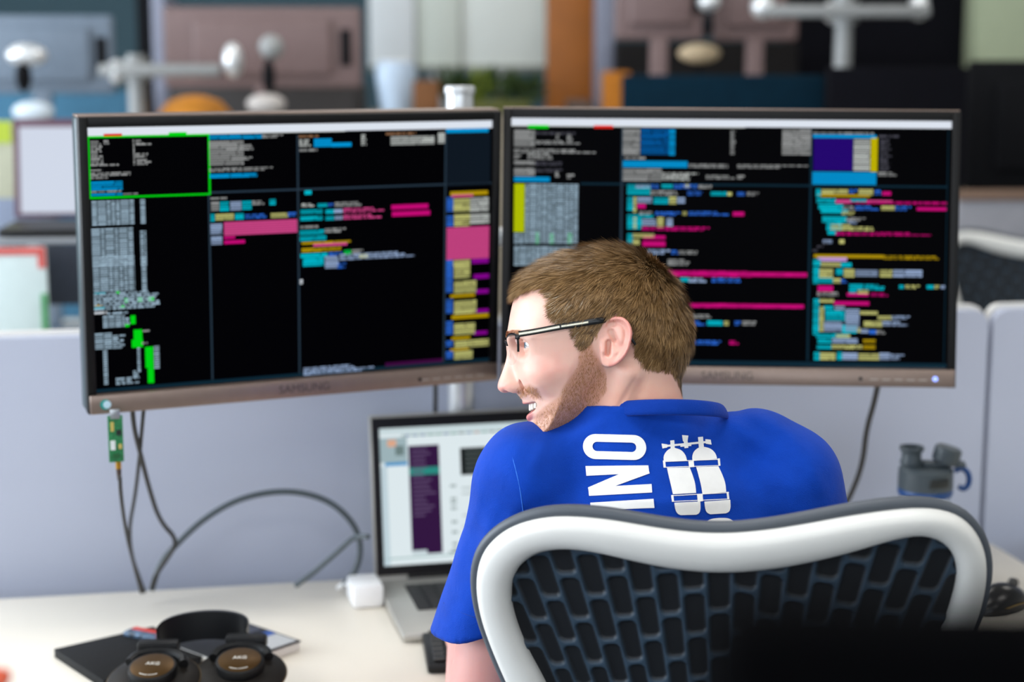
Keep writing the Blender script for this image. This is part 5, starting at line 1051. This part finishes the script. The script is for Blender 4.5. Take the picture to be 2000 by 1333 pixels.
cr_ = empty('storage_box', (p_.x-.165, p_.y-.10, 1.08), label='orange-red box whose corner shows at the lower left', cat='box')
hz = p_.z-1.08
MB().box(0, 0, hz*.44, .30, .22, hz*.86, .012, seg=3).build('body', mat('orange_red', (206, 74, 36), .5, var=.05), cr_)
MB().box(0, 0, hz*.93, .312, .232, hz*.14, .008, seg=3).build('lid', mat('orange_red_lid', (214, 84, 44), .5, var=.05), cr_)
# ------------------------------------------------------------------ the office beyond the partition
m_mauve = mat('monitor_back_mauve', (108, 88, 87), .55, var=.05); m_bgrey = mat('monitor_back_blue', (98, 112, 128), .5, var=.05); m_dark = mat('dark_office_black', (10, 11, 15), .8, var=.1, spec=.15)
m_tealp = mat('teal_fabric', (4, 30, 44), .95, var=.1, spec=.1); m_navyp = mat('navy_fabric', (9, 9, 15), .95, var=.1, spec=.1)
def sz(px, t): return px*t/FPX
def bg_desk(x, y, w_, label):
    e = empty('desk', (x, y, 0), R(4), label, 'desk', 'desks beyond the partition'); MB().box(0, 0, .7175, w_, .75, .025, .003).build('desktop', m_desk, e)
    for sx in (-1, 1): MB().box(sx*(w_/2-.1), 0, .3525, .06, .6, .705, .004).build('leg', m_leg, e)
    return e
bg_desk(-.95, 4.75, 1.9, 'far desk hidden behind the left monitor'); bg_desk(1.2, 4.85, 2.1, 'far desk hidden behind the right monitor')
bg_desk(-1.1, 3.45, 1.5, 'desk just beyond the partition at the left edge')
m_polef = mat('far_pole_grey', (134, 136, 136), .45, .2, var=.03)
def far_stand(px, t, ytop, ybar, x0, x1, label, joints, z0=.73, rad=.024):
    b = pt(px, 300, t); e = empty('monitor_stand', (b.x, b.y, z0), 0, label, 'monitor stand'); o = e.location
    zt_ = pt(px, ytop, t).z-z0; MB().cyl((0, 0, .01), (0, 0, zt_), rad, n=20).build('pole', m_polef, e); MB().cyl((0, 0, 0), (0, 0, .012), .08, n=24).build('foot', m_polef, e)
    zb = pt(px, ybar, t).z-z0
    MB().box((pt(x0, ybar, t).x+pt(x1, ybar, t).x)/2-o.x, -.03, zb, sz(x1-x0, t), .035, .034, .01).build('crossbar', m_polef, e)
    MB().cyl((0, 0, zb-.03), (0, 0, zb+.03), rad*1.5, n=20).build('collar', m_polef, e)
    for jx, jy, rx, rz, mm in joints:
        p = pt(jx, jy, t-.05)-o; MB().sph(p, 1, 18, (sz(rx, t), .035, sz(rz, t))).build('joint', mm, e)
    return e
def far_monitor(x0, y0, x1, y1, t, mm, label, stand_z=None, foot=True, name='computer_monitor'):
    a = pt(x0, y0, t); b = pt(x1, y1, t); cx = (a.x+b.x)/2; cy = (a.y+b.y)/2; zc = (a.z+b.z)/2; e = empty(name, (cx, cy, .73 if stand_z is None else stand_z), R(3), label, 'monitor', 'far monitors seen from behind'); h_ = a.z-b.z; w_ = b.x-a.x; z_ = zc-e.location.z
    MB().box(0, 0, z_, w_, .035, h_, .012, seg=3).box(0, -.02, z_, w_*.7, .03, h_*.7, .012, seg=3).build('housing', mm, e)
    MB().box(0, .019, z_, w_*.96, .003, h_*.93).build('screen', m_panel, e, smooth=False)
    MB().box(w_*.42, -.02, z_, .03, .012, h_*.45, .004).build('vent', m_dark, e)
    MB().box(0, .0, (z_-h_/2)/2+.03, .05, .03, z_-h_/2+.03, .005).build('neck', mm, e); MB().box(0, .0, .006, .24, .16, .012, .004).build('foot', mm, e)
    return e
far_monitor(-60, 30, 222, 184, 4.78, m_bgrey, 'blue-grey back of a far monitor at the upper left')
far_monitor(322, 14, 706, 172, 4.85, m_mauve, 'mauve back of a far monitor above the left monitor')
far_monitor(1200, -110, 1376, 78, 4.85, m_mauve, 'mauve back of a far monitor at the top, right of the amber column')
far_monitor(1392, -100, 1560, 80, 4.95, m_mauve, 'darker mauve back of a far monitor left of the right arm pole')
far_stand(272, 4.55, 106, 137, 205, 440, 'silver arm stand with crossbar above the left monitor', [(455, 118, 20, 34, m_pole), (530, 92, 24, 24, mat('joint_grey', (140, 142, 142), .5, var=.05)), (525, 150, 12, 34, m_dark), (520, 203, 38, 20, mat('plate_grey', (176, 170, 166), .5, var=.05)), (52, 108, 40, 22, m_pole), (46, 150, 14, 30, m_dark), (65, 218, 40, 20, mat('plate_pale', (196, 208, 218), .5, var=.03)), (228, 140, 18, 24, m_pole)])
far_stand(1640, 4.55, -160, 24, 1490, 1800, 'silver arm stand with crossbar above the right monitor', [(1385, 4, 22, 18, m_pole), (1490, 14, 24, 24, m_pole), (1795, 14, 20, 26, m_pole), (1382, 48, 12, 24, m_dark), (1640, 24, 34, 26, m_pole)])
# cupboard with plant, vase and box
def far_box(name, px0, px1, pytop, t, dep, mm, label, cat, zb=0., bev=.006, rz=0., group=None):
    a = pt(px0, pytop, t); b = pt(px1, pytop, t); e = empty(name, ((a.x+b.x)/2, a.y+dep/2, zb), rz, label, cat, group); h_ = a.z-zb
    MB().box(0, 0, h_/2, b.x-a.x, dep, h_, bev).build('body', mm, e); return e, h_
e, h_ = far_box('cupboard', 330, 695, 168, 5.35, .4, mat('cupboard_dark', (38, 34, 34), .6, var=.1), 'dark cupboard behind the far left desk', 'cupboard'); MB().box(0, -.205, h_/2, .012, .012, h_*.9).build('door_gap', m_dark, e)
e, h_ = far_box('sideboard', 700, 1110, 224, 5.3, .45, mat('sideboard_beige', (150, 140, 122), .6, var=.1), 'beige sideboard carrying plant and vase', 'sideboard'); MB().box(0, -.23, h_/2, .012, .012, h_*.9).build('door_gap', m_dark, e); ZS = h_; YS = e.location.y
p = pt(765, 170, 5.2); vz = empty('vase', (p.x, YS-.1, ZS), label='pale blue vase left of the plant on the sideboard', cat='vase')
hv_ = pt(765, 120, 5.2).z-ZS
MB().lathe([(.045, 0), (.055, hv_*.2), (.062, hv_*.55), (.066, hv_*.8), (.06, hv_*.95), (.05, hv_), (.04, hv_*.98), (.03, hv_*.5)], 28).build('body', mat('pale_blue', (196, 216, 238), .35, var=.03), vz); MB().lathe([(.050, hv_-.004), (.056, hv_), (.050, hv_+.004)], 28).build('lip', m_white, vz)
far_box('cardboard_box', 806, 856, 158, 5.2, .12, mat('cardboard', (126, 82, 46), .8, var=.1), 'small brown cardboard box between vase and plant', 'box', ZS)
p = pt(955, 190, 5.25); pl = empty('potted_plant', (p.x, YS-.02, ZS), label='leafy green plant in a low trough under the whiteboards', cat='plant')
MB().box(0, 0, .02, sz(170, 5.2), .14, .04, .006).build('trough', mat('trough_olive', (92, 96, 40), .7, var=.1), pl)
rg = random.Random(2); mleaf = mat('leaf_green', (44, 66, 20), .6, var=.4, scale=40); mleaf2 = mat('leaf_lime', (120, 138, 24), .6, var=.3, scale=40)
lf = bpy.data.meshes.new('leaf'); lf.from_pydata([(0, 0, 0), (.012, .02, .004), (.010, .045, .008), (0, .065, .004), (-.010, .045, .008), (-.012, .02, .004), (0, .03, -.002)], [], [(0, 1, 6), (1, 2, 6), (2, 3, 6), (3, 4, 6), (4, 5, 6), (5, 0, 6)])
lf2 = lf.copy(); lf.materials.append(mleaf); lf2.materials.append(mleaf2)
for k in range(170):
    lx = rg.uniform(-.155, .155); o = link('leaf', lf2 if (-.06 < lx < .02 and rg.random() < .6) else lf, None, pl, loc=(lx, rg.uniform(-.06, .06), rg.uniform(.03, .095 if not -.05 < lx < 0 else .07))); o.rotation_euler = (rg.uniform(.1, 1.3), rg.uniform(-.5, .5), rg.uniform(0, 6.28)); s_ = rg.uniform(.7, 1.2); o.scale = (s_, s_, s_)
# whiteboards, columns, wall pieces
for k, (x0, x1, rgb, lab) in enumerate(((722, 811, (236, 242, 244), 'pale whiteboard at left of the row on the back wall'), (813, 899, (222, 230, 220), 'greenish whiteboard in the middle of the row on the back wall'), (900, 1066, (232, 238, 232), 'wide whiteboard at right of the row beside the amber column'))):
    t = 6.6+.02*k; a = pt(x0, 140, t); b = pt(x1, 140, t); e = empty('whiteboard', ((a.x+b.x)/2, a.y, a.z), 0, lab, 'whiteboard', 'row of whiteboards'); w_ = b.x-a.x
    MB().box(0, 0, .62, w_, .02, 1.2, .004).build('board', mat('board_%d' % k, rgb, .5, var=.05, scale=3), e); MB().box(0, -.012, .01, w_, .05, .025, .006).build('pen_tray', mat('tray_grey', (120, 124, 116), .5, var=.05), e); MB().box(0, .0, -a.z/2, .05, .03, a.z).build('post', m_alu, e)
def column(name, x0, x1, t, mm, label, cat):
    a = pt(x0, 100, t); b = pt(x1, 100, t); e = empty(name, ((a.x+b.x)/2, a.y+.1, 0), 0, label, cat); w_ = b.x-a.x
    MB().box(0, 0, ZC/2, w_, .2, ZC, .006).build('shaft', mm, e); MB().box(0, 0, .06, w_+.02, .22, .12, .004).build('plinth', m_dark, e); return e
column('column', 1068, 1176, 6.1, mat('amber_wood', (158, 88, 0), .5, var=.12, scale=6), 'amber wooden column behind the monitors', 'column')
column('column', 1164, 1200, 5.9, mat('post_lavender', (128, 132, 150), .5, var=.05), 'slim lavender-grey post right of the amber column', 'column')
column('column', 1905, 2100, 6.2, mat('pale_green_wall', (168, 178, 148), .7, var=.04), 'pale green column at the upper right corner', 'column')
column('column', 298, 325, 5.6, mat('post_lavender', (128, 132, 150)), 'slim lavender-grey post above the left monitor', 'column')
column('column', 268, 300, 5.7, m_dark, 'slim black post above the left monitor', 'column')
far_box('locker', 1178, 1232, 140, 5.3, .1, mat('locker_orange', (176, 106, 12), .8, var=.1), 'narrow orange locker beside the amber column', 'locker')
far_box('filing_cabinet', 1206, 1560, 82, 5.7, .4, mat('cabinet_black', (24, 22, 22), .8, var=.1, spec=.15), 'long black filing cabinet behind the right monitor', 'cabinet')
e, h_ = far_box('filing_cabinet', 1112, 1160, 200, 5.5, .4, mat('cabinet_brown', (86, 70, 62), .6, var=.1), 'brown filing cabinet at the foot of the amber column', 'cabinet')
far_box('backdrop', 1566, 1896, -90, 6.3, .4, mat('backdrop_black', (14, 14, 20), .9, var=.1, spec=.1), 'tall black wardrobe added to darken the space behind the right arm stand', 'backdrop')  # plain dark block added to keep this stretch of background dim
e, h_ = far_box('floor_partition', -90, 262, 178, 5.3, .05, mat('blue_far_fabric', (66, 108, 134), .9, var=.08, spec=.1), 'teal-blue standing partition behind the far left monitor', 'partition')
e, h_ = far_box('floor_partition', 1216, 1612, 147, 4.35, .05, m_tealp, 'dark teal standing partition above the right monitor', 'partition'); MB().box(0, 0, .02, .5, .3, .04).build('foot', m_dark, e)
e, h_ = far_box('floor_partition', 1620, 1892, 132, 4.30, .05, m_navyp, 'dark navy standing partition above the right monitor', 'partition'); MB().box(0, 0, .02, .3, .3, .04).build('foot', m_dark, e)
p = pt(1366, 100, 5.18); tl = empty('desk_lamp', (p.x, p.y, .73), label='tan oblong lamp head in front of the black filing cabinet', cat='lamp'); zl = pt(1372, 104, 5.08).z-.73
MB().sph((0, 0, zl), 1, 20, (sz(42, 5.08), .04, sz(19, 5.08))).build('lamp_head', mat('lamp_tan', (206, 184, 150), .4, var=.05), tl); MB().cyl((0, 0, 0), (0, 0, zl), .008, n=10).build('stem', m_dark, tl); MB().cyl((0, 0, 0), (0, 0, .012), .06, n=24).build('foot', m_dark, tl)
p = pt(380, 200, 4.62); dl = empty('desk_lamp', (p.x, p.y, .73), label='orange domed lamp shade peeking over the left monitor', cat='lamp'); zl = pt(380, 186, 4.62).z-.73
MB().lathe([(.118, zl-.13), (.116, zl-.10), (.100, zl-.05), (.07, zl-.016), (.03, zl-.002), (.004, zl)], 32).build('lamp_shade', mat('shade_orange', (206, 132, 34), .6, var=.08), dl); MB().cyl((0, 0, .01), (0, 0, zl-.1), .012, n=12).build('stem', m_dark, dl); MB().cyl((0, 0, 0), (0, 0, .015), .08, n=24).build('foot', m_dark, dl)
# right edge: black far monitor, second chair
far_monitor(1884, 118, 2240, 372, 4.72, m_dark, 'black far monitor at the right edge')
e, h_ = far_box('floor_partition', 1872, 2250, 392, 4.28, .05, mat('partition_far_grey', (132, 132, 138), .8, var=.04), 'low grey partition with brown top rail at the right edge', 'partition'); MB().box(0, 0, h_+.012, sz(378, 4.28), .06, .024, .004).build('top_rail', mat('rail_brown', (110, 86, 70), .6, var=.05), e)
ch2 = dup(chair, (1.32, 3.72, 0), R(-172), 'second white-framed office chair, cut by the right edge of the picture')
# left edge beyond the partition: laptop on a riser, papers, calendar
a = pt(112, 440, 3.45); rs_ = empty('laptop_riser', (a.x+.05, a.y, .73), R(6), 'grey riser holding the white-screened laptop', 'stand'); rz_ = a.z-.012-.73
MB().box(0, .0, rz_-.008, .30, .24, .012, .003).build('shelf', m_leg, rs_)
MB().box(0, -.115, rz_-.075, .29, .012, .12, .004).build('front_panel', mat('pouch_navy', (30, 38, 52), .7, var=.2, scale=120), rs_)
for sx in (-1, 1): MB().box(sx*.12, .08, rz_/2-.01, .03, .03, rz_-.016).build('leg', m_leg, rs_)
l2 = empty('laptop', (a.x+.05, a.y, .73+rz_), R(6), 'open laptop with a blank white screen at the left edge', 'laptop')
MB().box(0, 0, .008, .30, .21, .014, .004).build('base', m_black, l2); 
ld = MB().box(0, .0, .112, .302, .008, .206, .004).build('lid', mat('lid_maroon', (86, 52, 70), .5, var=.05), l2); ld.location = (0, .10, 0.01); ld.rotation_euler = (R(-8), 0, 0)
q = Quads(); q.add(-.138, .018, .138, .198, (214, 222, 238), -.0046); link('displayed_page', q.mesh('displayed_page', attr_mat('lit_screen')), None, ld)
def card(name, px0, py0, px1, py1, t, mm, label, cat, bits=(), zb=.73):
    a = pt(px0, py0, t); b = pt(px1, py1, t); e = empty(name, ((a.x+b.x)/2, a.y, zb), R(5), label, cat); w_ = b.x-a.x; z1_ = a.z-zb; z0_ = b.z-zb
    MB().box(0, 0, (z0_+z1_)/2, w_, .012, z1_-z0_, .002).build('sheet', mm, e)
    MB().box(-w_*.3, .03, z1_/2, .02, .02, z1_).box(w_*.3, .03, z1_/2, .02, .02, z1_).box(0, .03, .006, w_*.8, .12, .012).build('easel', m_leg, e)
    for (u0, v0, u1, v1, m2, nm) in bits: MB().box(((u0+u1)/2-.5)*w_, -.008, z1_-(v0+v1)/2*(z1_-z0_), (u1-u0)*w_, .005, (v1-v0)*(z1_-z0_), .001).build(nm, m2, e, smooth=False)
m_red = mat('print_red', (206, 90, 84), .7, var=.1); m_grn = mat('print_green', (60, 140, 84), .7, var=.2)
card('wall_calendar', -60, 483, 88, 690, 3.25, mat('paper_white', (206, 222, 222), .7, var=.03), 'white calendar sheet with red top and green corner at the left edge', 'calendar', ((0, 0, 1, .07, m_red, 'red_band'), (.90, .05, 1, .20, m_red, 'red_corner'), (.92, .45, 1, 1, m_grn, 'green_picture'), (.55, .86, .93, 1, mat('print_olive', (120, 140, 90), .7, var=.2), 'olive_picture')))
card('notice_board', -80, 236, 70, 392, 3.9, mat('paper_beige', (186, 188, 166), .7, var=.05), 'beige notice sheet with lime top at the left edge', 'notice', ((0, 0, .68, .28, mat('print_lime', (176, 196, 60), .7, var=.1), 'lime_heading'), (.74, .25, .86, .72, mat('print_teal', (20, 130, 124), .7, var=.1), 'teal_mark')))
card('floor_screen', -90, 388, 76, 500, 3.7, mat('screen_bluegrey', (142, 154, 178), .85, var=.04), 'blue-grey desk screen below the beige notice sheet', 'screen')
